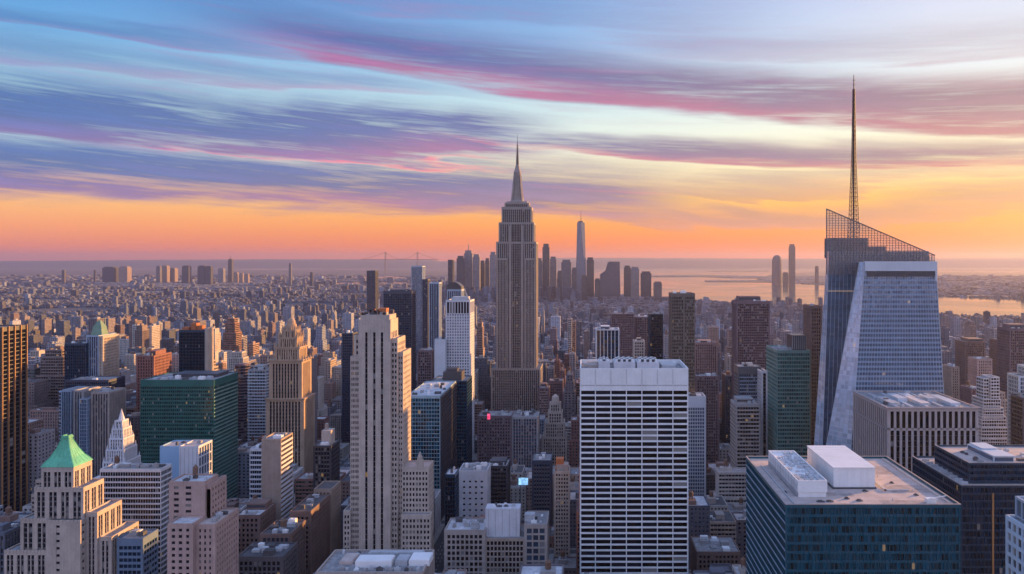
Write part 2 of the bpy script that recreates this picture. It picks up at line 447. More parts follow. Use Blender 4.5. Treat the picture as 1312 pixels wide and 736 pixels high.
class Building:
    """collects walls, spandrels and windows of one building; finish() links them as parts under an Empty"""
    def __init__(s, name, label, cat, ref, group=None):
        s.name, s.label, s.cat, s.ref, s.group = name, label, cat, ref, group
        s.acc = {}; s.win = []; s.extra = []; s.foot = []; s.yb = 736; s.maxwin = 100
    def add(s, part, mat, *b):
        s.acc.setdefault((part, mat.name), []).append(b)
    def tier(s, x0, x1, y0, y1, z0, z1, st, faces='FRL', roof=ROOF_G, plain=''):
        """one storey block. F front, R right, L left get windows; faces in plain stay blank"""
        in_ = .5
        s.foot.append((x0, x1, y0, y1, z1))
        s.add('wall', st['wall'], x0 + in_, x1 - in_, y0 + in_, y1 - in_, z0, z1 - 1.0)
        s.add('roof', roof, x0 + in_ + .02, x1 - in_ - .02, y0 + in_ + .02, y1 - in_ - .02, z1 - 1.06, z1 - .95)
        zmin = Z(790, y0) if y0 < 620 else -1e9
        for fc in 'FRLB':
            W = (x1 - x0) if fc in 'FB' else (y1 - y0)
            pd = st['pd'] if fc in 'FB' else st['pd'] - .02
            sdp = st['sd'] if fc in 'FB' else st['sd'] - .02
            ext = st['pd'] if fc in 'FB' else 0.
            def bx(u0, u1, n0, n1, a, b):
                if fc == 'F': return (x0 + u0, x0 + u1, y0 - n1, y0 - n0, a, b)
                if fc == 'B': return (x0 + u0, x0 + u1, y1 + n0, y1 + n1, a, b)
                if fc == 'R': return (x1 + n0, x1 + n1, y0 + u0, y0 + u1, a, b)
                return (x0 - n1, x0 - n0, y0 + u0, y0 + u1, a, b)
            zt = z1 - st['top']
            s.add('wall', st['wall'], *bx(-ext, W + ext, -in_, pd + (.0 if st['top'] > 1.5 else .1), zt, z1))      # head band and parapet
            if fc in plain:
                s.add('wall', st['wall'], *bx(-ext, W + ext, -in_, pd, z0, zt)); continue
            if fc in st['cols']: cols = [(a * W, b * W) for a, b in st['cols'][fc]]
            else:
                us = W - 2 * st['cw']; nb = max(1, round(us / st['bw'])); bay = us / nb
                cols = [(st['cw'] + i * bay + st['pw'] / 2, st['cw'] + (i + 1) * bay - st['pw'] / 2) for i in range(nb)]
            edges = [-ext] + [e for c in cols for e in c] + [W + ext]
            for i in range(0, len(edges), 2):
                if edges[i + 1] - edges[i] > .05:
                    s.add('wall', st['wall'], *bx(edges[i], edges[i + 1], -in_, pd, z0, zt + .05))
            nf = max(1, round((zt - z0 - st['bot']) / st['fh'])); fh = (zt - z0 - st['bot']) / nf
            for k in range(nf):
                za = z0 + st['bot'] + k * fh
                if za < zmin: continue
                spart = 'spandrel' if st['span'] is not st['wall'] else 'wall'
                if st['sh'] > .05:
                    s.add(spart, st['span'], *bx(-ext * .3, W + ext * .3, -in_, sdp, za, za + st['sh']))
                if fc in faces:
                    for (u0, u1) in cols:
                        s.win.append((fc, st['glass'], bx(u0, u1, -in_ + .01, -in_ + .18, za + st['sh'], za + fh)))
        return s
    def part(s, name, me, sub=None):
        s.extra.append((name, me, sub))
    def roof_units(s, x0, x1, y0, y1, z, n, seed=0, big=1.0, mats=(0,)):
        rnd = random.Random(seed + int(x0 * 7) + int(y0)); placed = []
        for i in range(n * 4):
            if len(placed) >= n: break
            w, d, h = rnd.uniform(2, 7) * big, rnd.uniform(2, 6) * big, rnd.uniform(1.2, 3.6) * big
            if w > (x1 - x0) * .6 or d > (y1 - y0) * .6: w *= .4; d *= .4
            x = rnd.uniform(x0 + 1, max(x0 + 1.1, x1 - w - 1)); y = rnd.uniform(y0 + 1, max(y0 + 1.1, y1 - d - 1))
            if any(x < q[1] + .4 and q[0] < x + w + .4 and y < q[3] + .4 and q[2] < y + d + .4 for q in placed): continue
            placed.append((x, x + w, y, y + d))
            mt = rnd.choice([HVAC, HVAC_W, GREYB, ROOF_D])
            vf = [box_vf(x, x + w, y, y + d, z - .1, z + h)]
            if rnd.random() < .6:
                for k in range(max(1, int(w / 2.4))):
                    vf.append(frustum(x + (k + .5) * w / max(1, int(w / 2.4)), y + d / 2, z + h - .05, z + h + .5, .8, .8, 10))
            V, F = join(vf)
            s.part('roof_unit', poly_mesh('roof_unit', V, F, mt))
    def tank(s, x, y, z, r=2.2):
        vf = [frustum(x, y, z + 3, z + 7, r, r, 14), frustum(x, y, z + 6.98, z + 8.8, r * 1.05, .1, 14)]
        for a in (-1, 1):
            for b in (-1, 1): vf.append(bar_vf((x + a * r * .7, y + b * r * .7, z - .2), (x + a * r * .6, y + b * r * .6, z + 3.1), .14))
        V, F = join(vf); s.part('water_tank', poly_mesh('water_tank', V, F, WOOD))
    def finish(s, yb=None):
        x0 = min(f[0] for f in s.foot); x1 = max(f[1] for f in s.foot); y0 = min(f[2] for f in s.foot); y1 = max(f[3] for f in s.foot)
        ox, oy = (x0 + x1) / 2, (y0 + y1) / 2
        root = bpy.data.objects.new(s.name, None); COL.objects.link(root); root.location = (ox, oy, 0)
        root.empty_display_size = 5
        tag(root, s.label, s.cat, s.group)
        off = np.array([ox, ox, oy, oy, 0, 0])
        for (part, mn), bl in s.acc.items():
            link(part, boxes_mesh(part, np.array(bl) - off, bpy.data.materials[mn]), root)
        # windows: the largest in view become parts, the rest one part of kind stuff
        sc = []
        for i, (fc, gm, b) in enumerate(s.win):
            yy = (b[2] + b[3]) / 2; xx = (b[0] + b[1]) / 2; zz = (b[4] + b[5]) / 2
            px, py = PX(xx, yy), PY(zz, yy)
            if fc == 'F': a = (b[1] - b[0])
            else: a = abs(PX(xx, b[2]) - PX(xx, b[3])) * yy / 1000
            if (fc == 'R' and xx > 0) or (fc == 'L' and xx < 0): a = 0
            a = a * (b[5] - b[4]) * 1e6 / yy ** 2
            ok = 0 < px < 1312 and py < 736 and py < (yb or 736)
            sc.append((a if ok else 0, i))
        sc.sort(key=lambda q: (-round(q[0], 1), q[1]))
        top = [i for a, i in sc[:s.maxwin] if a > 4.0]
        cache = {}
        for i in top:
            fc, gm, b = s.win[i]
            k = (fc in 'FB', gm.name, round(b[1] - b[0], 2), round(b[3] - b[2], 2), round(b[5] - b[4], 2))
            if k not in cache: cache[k] = boxes_mesh('window', [(0, b[1] - b[0], 0, b[3] - b[2], 0, b[5] - b[4])], gm)
            link('window', cache[k], root, (b[0] - ox, b[2] - oy, b[4]))
        rest = {}
        ts = set(top)
        for i, (fc, gm, b) in enumerate(s.win):
            if i not in ts: rest.setdefault(gm.name, []).append(b)
        for gn, bl in rest.items():
            tag(link('windows', boxes_mesh('windows', np.array(bl) - off, bpy.data.materials[gn]), root), kind='stuff')
        for (nm, me, sub) in s.extra:
            o = link(nm, me, root, (-ox, -oy, 0))
            for (sn, sm) in (sub or []): link(sn, sm, o)
        for f in s.foot:
            lo, hi = min(PX(f[0], f[2]), PX(f[0], f[3])), max(PX(f[1], f[2]), PX(f[1], f[3]))
            HEROES.append((lo, hi, f[2], f[3], PY(f[4], f[2]), yb or 736, s.ref, f))
        return root


def tower(name, label, cat, ref, D, p0, p1, yt, dep, st, yb, units=3, roof=ROOF_G, ph=None, plain='', group=None, tankn=0, finish=True):
    b = Building(name, label, cat, ref, group)
    if p0 > 1200: p0 += (p0 - CX) * dep / D * .6
    x0, x1, z1 = X(p0, D), X(p1, D), Z(yt, D)
    b.tier(x0, x1, D, D + dep, 0, z1, st, roof=roof, plain=plain)
    zr = z1 - .95
    if ph:
        a0, a1, c0, c1, h = ph
        bx = (x0 + a0 * (x1 - x0), x0 + a1 * (x1 - x0), D + c0 * dep, D + c1 * dep, zr - .1, zr + h)
        b.add('penthouse', st['wall'], *bx)
        b.add('penthouse', STEEL, bx[0] + .4, bx[1] - .4, bx[2] - .05, bx[3] + .05, zr + h * .35, zr + h * .75)
    if units: b.roof_units(x0 + 1, x1 - 1, D + 1, D + dep * (.35 if ph else 1) - 1, zr, units, seed=int(p0))
    for k in range(tankn): b.tank(x0 + (x1 - x0) * random.uniform(.2, .8), D + dep * random.uniform(.3, .8), zr)
    if finish: b.finish(yb)
    return b

# ================================================================== THE SETTING
WATER_POLYS = [   # outlines of the water on the ground plane, given as (bearing column, depression row) and turned into metres below
    [(690, 371), (770, 377), (850, 382), (890, 386), (950, 390), (1000, 391), (1050, 394), (1200, 405), (1312, 409), (1700, 424), (1700, 386), (1312, 384), (1200, 380),
     (1120, 373), (1060, 366), (985, 362), (968, 358), (985, 353), (1030, 349.5), (1060, 346), (1060, 342.5), (690, 342.5)],
    [(1150, 348.8), (1700, 352), (1700, 349.6), (1150, 346.8)],
    [(300, 346.4), (560, 345.0), (600, 343.4), (430, 344.2), (300, 345)],
    [(455, 357.4), (512, 357.8), (520, 355.4), (500, 354.2), (455, 354.6)],
    [(430, 364.6), (560, 365.4), (600, 361.6), (530, 361.2), (430, 362)],
    [(-300, 343.4), (300, 341.8), (300, 341.0), (-300, 342.2)],
    [(20, 362.3), (90, 361.8), (90, 360.8), (20, 361)],
]
ISLANDS = [
    [(818, 354.2), (870, 352.6), (905, 352.8), (990, 354.8), (990, 357.2), (930, 356.6), (900, 355.2), (830, 355.4)],
    [(902, 360.2), (985, 359.6), (990, 362.2), (905, 361.6)],
    [(905, 347.6), (985, 346.8), (985, 348.6), (905, 348.4)],
]


def ground_xy(px, py):
    y = CAMZ * 1000 / (py - HY)
    return ((px - CX) * y / 1000, y)


def ngon(name, pts, z, mat, th=0.0):
    P = [ground_xy(*p) for p in pts]
    n = len(P)
    if th:
        V = [(x, y, z) for x, y in P] + [(x, y, z + th) for x, y in P]
        F = [tuple(range(n, 2 * n)), tuple(reversed(range(n)))] + [(i, (i + 1) % n, n + (i + 1) % n, n + i) for i in range(n)]
    else:
        V = [(x, y, z) for x, y in P]; F = [tuple(range(n))]
    me = poly_mesh(name, V, F, mat)
    import bmesh
    bm = bmesh.new(); bm.from_mesh(me); bmesh.ops.recalc_face_normals(bm, faces=bm.faces)
    if not th and bm.faces[:] and bm.faces[0].normal.z < 0 if (bm.faces.ensure_lookup_table() is None) else False:
        bmesh.ops.reverse_faces(bm, faces=bm.faces)
    bmesh.ops.triangulate(bm, faces=bm.faces); bm.to_mesh(me); bm.free()
    return me


def in_poly(px, py, poly):
    c = False; j = len(poly) - 1
    for i in range(len(poly)):
        (xi, yi), (xj, yj) = poly[i], poly[j]
        if (yi > py) != (yj > py) and px < (xj - xi) * (py - yi) / (yj - yi) + xi: c = not c
        j = i
    return c


def is_water(x, y):
    px, py = CX + 1000 * x / y, HY + CAMZ * 1000 / y
    if any(in_poly(px, py, p) for p in ISLANDS): return False
    return any(in_poly(px, py, p) for p in WATER_POLYS)


def build_ground():
    m, g, p = new_mat('ground_far_city')
    pos = g.new('ShaderNodeNewGeometry').outputs['Position']
    a = g.noise(pos, .0012, 6, .65); b = g.noise(pos, .02, 5, .7); c = g.noise(pos, .2, 4, .6)
    f = g.add(g.mul(a, .6), g.add(g.mul(b, .5), g.mul(c, .25)))
    col = g.ramp(g.rng(f, .45, .85, 0, 1, False), [(0, (.022, .027, .028)), (.45, (.045, .045, .052)), (1, (.13, .12, .125))])
    g.put(p.inputs['Base Color'], col); p.inputs['Roughness'].default_value = .9
    S = 40000
    link('ground', poly_mesh('ground', [(-S, -2800, 0), (S, -2800, 0), (S, S, 0), (-S, S, 0)], [(0, 1, 2, 3)], m))['kind'] = 'structure'
    w, g, p = new_mat('river_water')
    geo = g.new('ShaderNodeNewGeometry'); pos = geo.outputs['Position']
    g.put(p.inputs['Base Color'], (.035, .05, .06)); p.inputs['Roughness'].default_value = .16; p.inputs['IOR'].default_value = 1.33
    n = g.noise(pos, .02, 6, .6); n2 = g.noise(pos, .0016, 4, .6)
    bp = g.new('ShaderNodeBump'); bp.inputs['Strength'].default_value = .35; bp.inputs['Distance'].default_value = 3.0
    g.put(bp.inputs['Height'], n); bp.inputs['Distance'].default_value = .9; g.l.new(bp.outputs[0], p.inputs['Normal'])
    g.put(p.inputs['Roughness'], g.rng(n2, .35, .65, .07, .17, False))
    for i, poly in enumerate(WATER_POLYS):
        link('water', ngon('water', poly, 1.0, w))['kind'] = 'structure'
    land = stone('island_land', (.09, .085, .075), streak=False, scale=.01)
    for poly in ISLANDS:
        link('land', ngon('land', poly, .4, land, 5.0))['kind'] = 'structure'
    # low hills closing the horizon
    V, F = [], []
    rnd = random.Random(3)
    n = 260
    for i in range(n + 1):
        t_ = -1.5 + 3.0 * i / n
        D = 30000
        x = t_ * D
        px = CX + 1000 * t_
        if px > 700: h = 390 + 18 * math.sin(i * .11) + rnd.uniform(-5, 5)
        elif px > 560: h = 250 + (px - 560) * 1.0
        else: h = 300 + 45 * math.sin(i * .07 + 1) + rnd.uniform(-6, 6)
        h = max(h, 40)
        for (dy, hh) in ((0, 0), (1500, h * .72), (3500, h), (7000, h * .9)): V.append((x * (D + dy) / D, D + dy, hh - 1))
    for i in range(n):
        for k in range(3):
            a = i * 4 + k; F.append((a, a + 4, a + 5, a + 1))
    link('hills', poly_mesh('hills', V, F, stone('hill_woodland', (.06, .06, .055), scale=.002, streak=False)))['kind'] = 'structure'


build_ground()

# ================================================================== LANDMARKS AND NEAR TOWERS
# ---- dark glass tower with bronze fins at the left edge
D = 700
b = Building('office_tower', 'black glass tower with tall orange bronze fins at the left edge of the view', 'office tower', 'bronze-finned black tower')
b.tier(X(-70, D), X(1, D), D, D + 33, 0, Z(420, D), style(STEEL, STEEL, G_BLACK, bw=3.2, pw=.3, fh=3.9, sh=.8, pd=.1, sd=.0, top=4, cw=.3, cols={'R': [(.05, .23), (.28, .47), (.52, .70), (.75, .94)]}), roof=ROOF_D)
for k in range(5):
    y = D + .6 + k * 7.7
    b.add('bronze_fin', BRONZE, X(1, D) + .1, X(1, D) + 1.2, y, y + .8, 0, Z(420, D) + .6)
b.finish(650)

# ---- emerald glass slab
D = 800
b = Building('office_slab', 'wide emerald green glass slab with a flat roof and thin floor bands', 'office building', 'emerald glass slab')
st = style(GREENP, GREENP, G_GREEN, bw=1.9, pw=.25, fh=3.9, sh=1.5, pd=.12, sd=.2, top=7, cw=.3)
b.tier(X(180, D), X(274, D), D, D + 55, 0, Z(487, D), st, roof=ROOF_G)
nf = 33
for k in range(nf):                                    # pale bands on the west face
    z = 2 + k * (Z(487, D) - 9) / nf
    b.add('floor_band', GREENP2, X(274, D) + .0, X(274, D) + .35, D + .3, D + 54.7, z, z + 1.25)
b.add('penthouse', STEEL, X(180, D) + 20, X(274, D) - 8, D + 25, D + 50, Z(487, D) - 1, Z(487, D) + 2.6)
b.roof_units(X(180, D) + 2, X(274, D) - 2, D + 3, D + 22, Z(487, D) - .95, 9, 3)
b.finish(645)

# ---- stone tower with the green copper roof
D = 500
z = lambda py, dd=D: Z(py, dd)
b = Building('stone_tower', 'pale stone setback tower with a green copper pyramid roof at lower left', 'tower', 'green-roofed stone tower')
LS = LIME
x = lambda px: X(px, 500)
slot = style(LS, SPGREY, G_DARK, bw=2.6, pw=1.2, fh=3.6, sh=.9, pd=.35, sd=-.2, top=1.6, cw=.9)
tri = lambda n: [(i / n + .18 / n, i / n + .46 / n) for i in range(n)] + [(i / n + .54 / n, i / n + .82 / n) for i in range(n)]
c3 = sorted(tri(3)); c4 = sorted(tri(4)); c2 = sorted(tri(2))
def sc(cols, **kw):
    d = dict(slot); d.update(kw); d['cols'] = cols; return d
b.tier(x(54), x(94), 500, 518, z(627), z(598.5), sc({'F': c3, 'R': c3, 'L': c3, 'B': c3}, top=3.2))
b.tier(x(46.5), x(108), 499.0, 519.5, z(664), z(624), sc({'F': c4, 'R': c3, 'L': c3, 'B': c4}, top=3.0))
b.tier(x(30.5), x(66), 497.8, 520, z(703), z(663), sc({'F': c2, 'R': c3, 'L': c3, 'B': c3}, top=3.0))
b.tier(x(13), x(66), 495.6, 524, 0, z(702), sc({'F': sorted(tri(4)), 'R': c4, 'L': c4, 'B': c4}, top=3.0))
# central shaft: blank brick with one column of small windows
b.tier(x(66.3), x(109), 495.2, 521, 0, z(664) + .2, sc({'F': [(.29, .40)], 'R': c3, 'L': [], 'B': c4}, sh=2.9, fh=4.6, top=3.2, span=LS, sd=.1))
b.tier(x(109.3), x(123), 501, 527, 0, z(657), sc({'F': [(.25, .45), (.58, .78)], 'R': c4, 'L': [], 'B': c2}, top=3.0))
b.tier(x(123.3), x(139), 503, 533, 0, z(690), sc({'F': [(.25, .45), (.58, .78)], 'R': sorted(tri(5)), 'L': [], 'B': c2}, top=2.6))
# copper roof: concave hipped pyramid with ribs and a ridge cap
rx0, rx1, ry0, ry1, rz = x(52.4), x(95.6), 499.2, 519, z(598.5)
lv = [(0, 1.0), (1.2, .93), (5, .66), (10, .42), (15.2, .24), (17.2, .20)]
V, F = [], []
cxm, cym = (rx0 + rx1) / 2, (ry0 + ry1) / 2
for h, s_ in lv:
    for sx, sy in ((-1, -1), (1, -1), (1, 1), (-1, 1)):
        V.append((cxm + sx * s_ * (rx1 - rx0) / 2, cym + sy * s_ * (ry1 - ry0) / 2, rz - .1 + h))
for k in range(len(lv) - 1):
    for i in range(4): F.append((k * 4 + i, k * 4 + (i + 1) % 4, k * 4 + 4 + (i + 1) % 4, k * 4 + 4 + i))
F.append((0, 3, 2, 1)); F.append(tuple(range(len(V) - 4, len(V))))
ribs = []
for j in range(4):
    for fr in ([0, .2, .4, .6, .8] if True else []):
        for k in range(1, len(lv) - 1):
            a0, a1 = np.array(V[k * 4 + j]), np.array(V[k * 4 + (j + 1) % 4]); c0, c1 = np.array(V[k * 4 + 4 + j]), np.array(V[k * 4 + 4 + (j + 1) % 4])
            ribs.append(bar_vf(a0 + (a1 - a0) * fr, c0 + (c1 - c0) * fr, .28 if fr == 0 else .10))
zt = rz + 17
capv = [box_vf(cxm - 2.6, cxm + 2.6, cym - 2.4, cym + 2.4, zt, zt + .8), box_vf(cxm - 2.2, cxm - 1.2, cym - 2, cym + 2, zt + .7, zt + 1.6), box_vf(cxm + 1.2, cxm + 2.2, cym - 2, cym + 2, zt + .7, zt + 1.6)]
b.part('copper_roof', poly_mesh('copper_roof', V, F, PATINA), [('rib', poly_mesh('rib', *join(ribs), PATINA)), ('ridge_cap', poly_mesh('ridge_cap', *join(capv), PATINA))])
for (tx0, tx1, ty, tz) in ((x(46.5), x(108), 499, z(624)), (x(30.5), x(66), 497.8, z(663)), (x(13), x(66), 495.6, z(702)), (x(66.3), x(109), 495.2, z(664))):
    nfn = int((tx1 - tx0) / 2.2)
    b.part('parapet_trim', poly_mesh('parapet_trim', *join([box_vf(tx0 + i * (tx1 - tx0) / nfn, tx0 + i * (tx1 - tx0) / nfn + .9, ty - .65, ty - .30, tz - 1.6, tz + .45) for i in range(nfn)]), LIME))
b.finish(736)

# ---- black and white striped slab
D = 560
b = tower('office_slab', 'horizontally striped white and black office slab between green-roofed tower and pink brick block', 'office building', 'striped white slab', D, 128, 206, 601, 15,
          style(WHITE_D, WHITE_D, G_BLACK, bw=1.8, pw=.12, fh=3.9, sh=1.05, pd=.05, sd=.3, top=2.4, cw=.2), 736, units=12, finish=False)
b.tank(X(140, D), D + 9, Z(601, D) - 1, 1.6)
b.finish(736)
# ---- small light blue annex in front of it
tower('office_block', 'small pale blue glass block beside the green-roofed stone tower', 'office building', 'small blue block', 505, 150, 183, 690, 18,
      style(stone('slate_blue_panel', (.13, .18, .25)), None, G_NAVY, bw=3, pw=.4, fh=4, sh=1.6, pd=.1, sd=.2, top=5), 736, units=3)

# ---- blue white box tower
D = 620
b = Building('office_block', 'smooth box-shaped tower top with a pale blue front beside a white panelled corner', 'office building', 'pale blue box tower')
b.tier(X(205, D), X(230, D), D, D + 22, 0, Z(572, D), style(stone('smooth_blue_panel', (.25, .40, .56), rough=.35, var=.08), None, G_SKY, bw=2.8, pw=.25, fh=6, sh=.5, pd=.1, sd=.05, top=1.6, cw=.3), roof=ROOF_T, plain='F')
b.tier(X(230, D) + .05, X(254.6, D), D - .3, D + 22.2, 0, Z(572, D) + .15, style(WHITE_D, WHITE_D, G_SKYD, bw=4, fh=8, pw=1.0, sh=1, pd=.12, sd=.05, top=1.8, cw=.5), roof=ROOF_T, plain='F')
for k in range(5): b.add('joint', SPGREY, X(230, D) + 1 + k * 3.2, X(230, D) + 1.15 + k * 3.2, D - .47, D - .40, Z(700, D), Z(574, D))
b.roof_units(X(208, D), X(250, D), D + 3, D + 18, Z(572, D) - .9, 3, 2, .6)
b.finish(640)

# ---- pink brick stepped block
b = Building('apartment_block', 'pink brick stepped block with a sloping pale roof cap right of the striped slab', 'apartment building', 'pink stepped block')
D = 478
punch = style(PINKB, PINKB, G_DARK, bw=3.6, pw=1.9, fh=3.7, sh=1.9, pd=.25, sd=.25 - .02, top=3, cw=1.4)
p2 = dict(punch); p2['cols'] = {'F': [(.13, .27), (.46, .62)], 'L': []}
b.tier(X(217, D), X(262.5, D), D, D + 17, Z(700, D), Z(617, D), p2, roof=ROOF_L)
b.tier(X(263, D), X(267.5, D), D + 2, D + 23, Z(700, D), Z(622, D), punch)
D = 463
p3 = dict(punch); p3['cols'] = {'F': [(.16, .30), (.44, .58), (.74, .86)]}
b.tier(X(215, D), X(247, D), D, D + 14, 0, Z(671, D), p3, roof=ROOF_L)
b.tier(X(247, D) + .05, X(272.5, D), D + 3, D + 34, 0, Z(674, D), dict(punch, sh=1.7, bw=3.3), roof=ROOF_T)
b.roof_units(X(217, 478) + 2, X(262, 478) - 1, 480, 493, Z(617, 478) - .95, 4, 5, .7)
b.roof_units(X(250, D), X(272, D), 470, 494, Z(674, D) - .95, 5, 6, .7)
b.tank(X(240, 478), 488, Z(617, 478) - 1, 1.6)
b.finish(736)

# ---- ornate stone tower with a stepped dome crown
D = 850
GOLDST = stone('golden_brown_stone', (.37, .255, .175))
b = Building('ornate_tower', 'tan stone tower with ornate stepped crown and small dome, golden on its west side', 'tower', 'ornate domed tower')
art = style(TAN, DARKB, G_BLACK, bw=3.3, pw=1.45, fh=3.9, sh=.9, pd=.5, sd=-.15, top=3.2, cw=3.0)
BF = GOLDST
art2 = dict(art); art2['wall'] = BF
def zz(py): return Z(py, D)
def xx(px): return X(px, D)
b.tier(xx(341.5), xx(389), D, D + 33, 0, zz(511), art2)
b.tier(xx(344.5), xx(385.5), D + 2, D + 31, zz(511) - 1, zz(462), dict(art2, top=4))
b.tier(xx(350), xx(381), D + 5, D + 28, zz(462) - 1, zz(446), dict(art2, bw=2.6, top=2.4, cw=1.8))
b.tier(xx(354), xx(377), D + 7, D + 26, zz(446) - 1, zz(433), dict(art2, bw=2.4, top=2.2, cw=1.6))
b.tier(xx(358), xx(374), D + 9, D + 24, zz(433) - 1, zz(424), dict(art2, bw=2.2, top=1.8, cw=1.0))
for (a0, a1, y0, y1, zc) in ((xx(339.6), xx(391), D - 1.6, D + 34.6, zz(511)), (xx(342.6), xx(387.4), D + .6, D + 32.6, zz(462)), (xx(348.8), xx(382.2), D + 4, D + 29, zz(446))):
    b.add('cornice', BF, a0, a1, y0, y1, zc - .9, zc + .35)
vf = []
cx_, cy_ = xx(366), D + 16.5
for (z0, z1, r0, r1) in ((zz(424) - 1, zz(417), 6.2, 5.6), (zz(417) - .1, zz(413), 4.6, 4.3), (zz(413) - .1, zz(410.5), 4.4, 3.2), (zz(410.5) - .1, zz(408.5), 3.2, 1.5), (zz(408.5) - .1, zz(404.5), .5, .1)):
    vf.append(frustum(cx_, cy_, z0, z1, r0, r1, 16))
b.part('dome', poly_mesh('dome', *join(vf), BF))
pin = []
for (a0, a1, y0, y1, zc, hgt) in ((xx(343), xx(387), D + 1, D + 32, zz(462), 6), (xx(350), xx(381), D + 5, D + 28, zz(446), 7), (xx(354), xx(377), D + 7, D + 26, zz(433), 7), (xx(358), xx(374), D + 9, D + 24, zz(424), 5)):
    for u in (a0, (a0 * 2 + a1) / 3, (a0 + 2 * a1) / 3, a1):
        for v in (y0, y1): pin.append(frustum(u, v, zc - 1.5, zc + hgt, 1.5, .25, 6))
    for v in np.linspace(y0, y1, 5)[1:-1]: pin.append(frustum(a1, v, zc - 1.5, zc + hgt * .8, 1.4, .25, 6)); pin.append(frustum(a0, v, zc - 1.5, zc + hgt * .8, 1.4, .25, 6))
for q_ in pin: b.part('pinnacle', poly_mesh('pinnacle', *q_, BF))
b.finish(600)

# ---- art deco slab with three dark window stripes
D = 560
b = Building('art_deco_tower', 'tall beige slab with three long dark window stripes and golden west side', 'tower', 'beige three-striped slab')
def xx(px): return X(px, D)
def zz(py): return Z(py, D)
ad = style(LIME, SPGREY, G_BLACK, bw=4, pw=2, fh=3.7, sh=.5, pd=.3, sd=-.3, top=9, cw=2, cols={'F': [(.20, .275), (.455, .53), (.70, .775)]})
pr = style(LIME, LIME, G_DARK, fh=3.9, sh=1.7, pd=.3, sd=.22, top=3.5, bw=3.2, pw=1.6, cw=1.2)
def P(**c):
    d = dict(pr); d['cols'] = {k: pairs(n) for k, n in c.items()}; return d
b.tier(xx(460), xx(500), D, D + 22, 0, zz(410), ad, roof=ROOF_D)
b.add('wall', LIME, xx(461.5), xx(498.5), D + 1.2, D + 20.8, zz(410) - 1, zz(404))
b.part('roof_mast', poly_mesh('roof_mast', *join([frustum(xx(480) , D + 12, zz(404) - 1, zz(384), .35, .15, 6)]), HVAC_W))
b.roof_units(xx(463), xx(499), D + 2, D + 20, zz(404) - .05, 12, 9, .9, )
for k in range(22):
    a_ = xx(462) + (k * 7.3) % (xx(498) - xx(462) - 2); e_ = D + 1.5 + (k * 5.1) % 17
    b.part('crown_scaffold', poly_mesh('crown_scaffold', *box_vf(a_, a_ + 1.2 + k % 3 * .6, e_, e_ + 1.3, zz(404) - .1 - k * .003, zz(404) + 1.2 + (k * 3 % 5) * .55), (STEEL, RUST, DARKB)[k % 3]))
b.add('penthouse', RUST, xx(482), xx(492), D + 6, D + 14, zz(404) - .1, zz(396))
b.tier(xx(449), xx(459.6), D + 1, D + 24, 0, zz(457), P(F=2), plain='')
b.tier(xx(452.5), xx(459.7), D + 3, D + 20, zz(457) - 1, zz(430), dict(pr, cols={'F': [(.35, .65)]}))
b.tier(xx(500.4), xx(508), D + 2.4, D + 26, 0, zz(434), P(F=1))
b.tier(xx(508.3), xx(514), D + 5, D + 30, 0, zz(452), dict(pr, sh=2.2, cols={'F': pairs(1)}))
b.tier(xx(441.5), xx(449.4), D - 2, D + 24, 0, zz(653), P(F=1))
b.tier(xx(514.3), xx(547.5), D + 3, D + 22, 0, zz(600), P(F=4, R=3), roof=ROOF_T)
b.tier(xx(516.5), xx(552.5), D - 4, D + 2.5, 0, zz(657), P(F=4, R=1))
vf = [box_vf(xx(532), xx(540.5), D + 2.2, D + 7, zz(600) - 1, zz(592)), box_vf(xx(533.5), xx(539), D + 2.6, D + 6.6, zz(592) - .1, zz(587.5)), frustum(xx(536.2), D + 4.6, zz(587.5) - .1, zz(581), 1.7, .3, 8)]
b.part('turret', poly_mesh('turret', *join(vf), LIME))
b.finish(720)

# ---- roof at the bottom centre
D = 400
b = Building('office_block', 'flat grey roof with white equipment and low parapet at the bottom centre', 'office building', 'flat grey roof block')
b.tier(X(405, D), X(541, D), D, D + 31, 0, Z(733, D), style(LIME_D, SPGREY, G_BLUE, bw=2.4, pw=.8, fh=3.8, sh=1, pd=.3, sd=.1, top=1.9, cw=.8))
zr = Z(733, D) - .95
for (a, c, e, f_, h, mt) in ((449, 496, 408, 417, 3.2, HVAC_W), (500, 516, 410, 419, 2.6, HVAC), (518, 545, 410, 421, 3.0, HVAC_W), (425, 443, 412, 424, 1.4, ROOF_T), (455, 530, 424, 428, 1.6, HVAC)):
    b.part('roof_unit', poly_mesh('roof_unit', *join([box_vf(X(a, D), X(c, D), e, f_, zr - .1, zr + h), box_vf(X(a, D) + .5, X(c, D) - .5, e + .4, f_ - .4, zr + h - .05, zr + h + .35)]), mt))
b.roof_units(X(412, D), X(538, D), 401.5, 407, zr, 12, 12, .5)
b.roof_units(X(412, D), X(538, D), 421, 430, zr, 10, 14, .45)
b.finish(736)

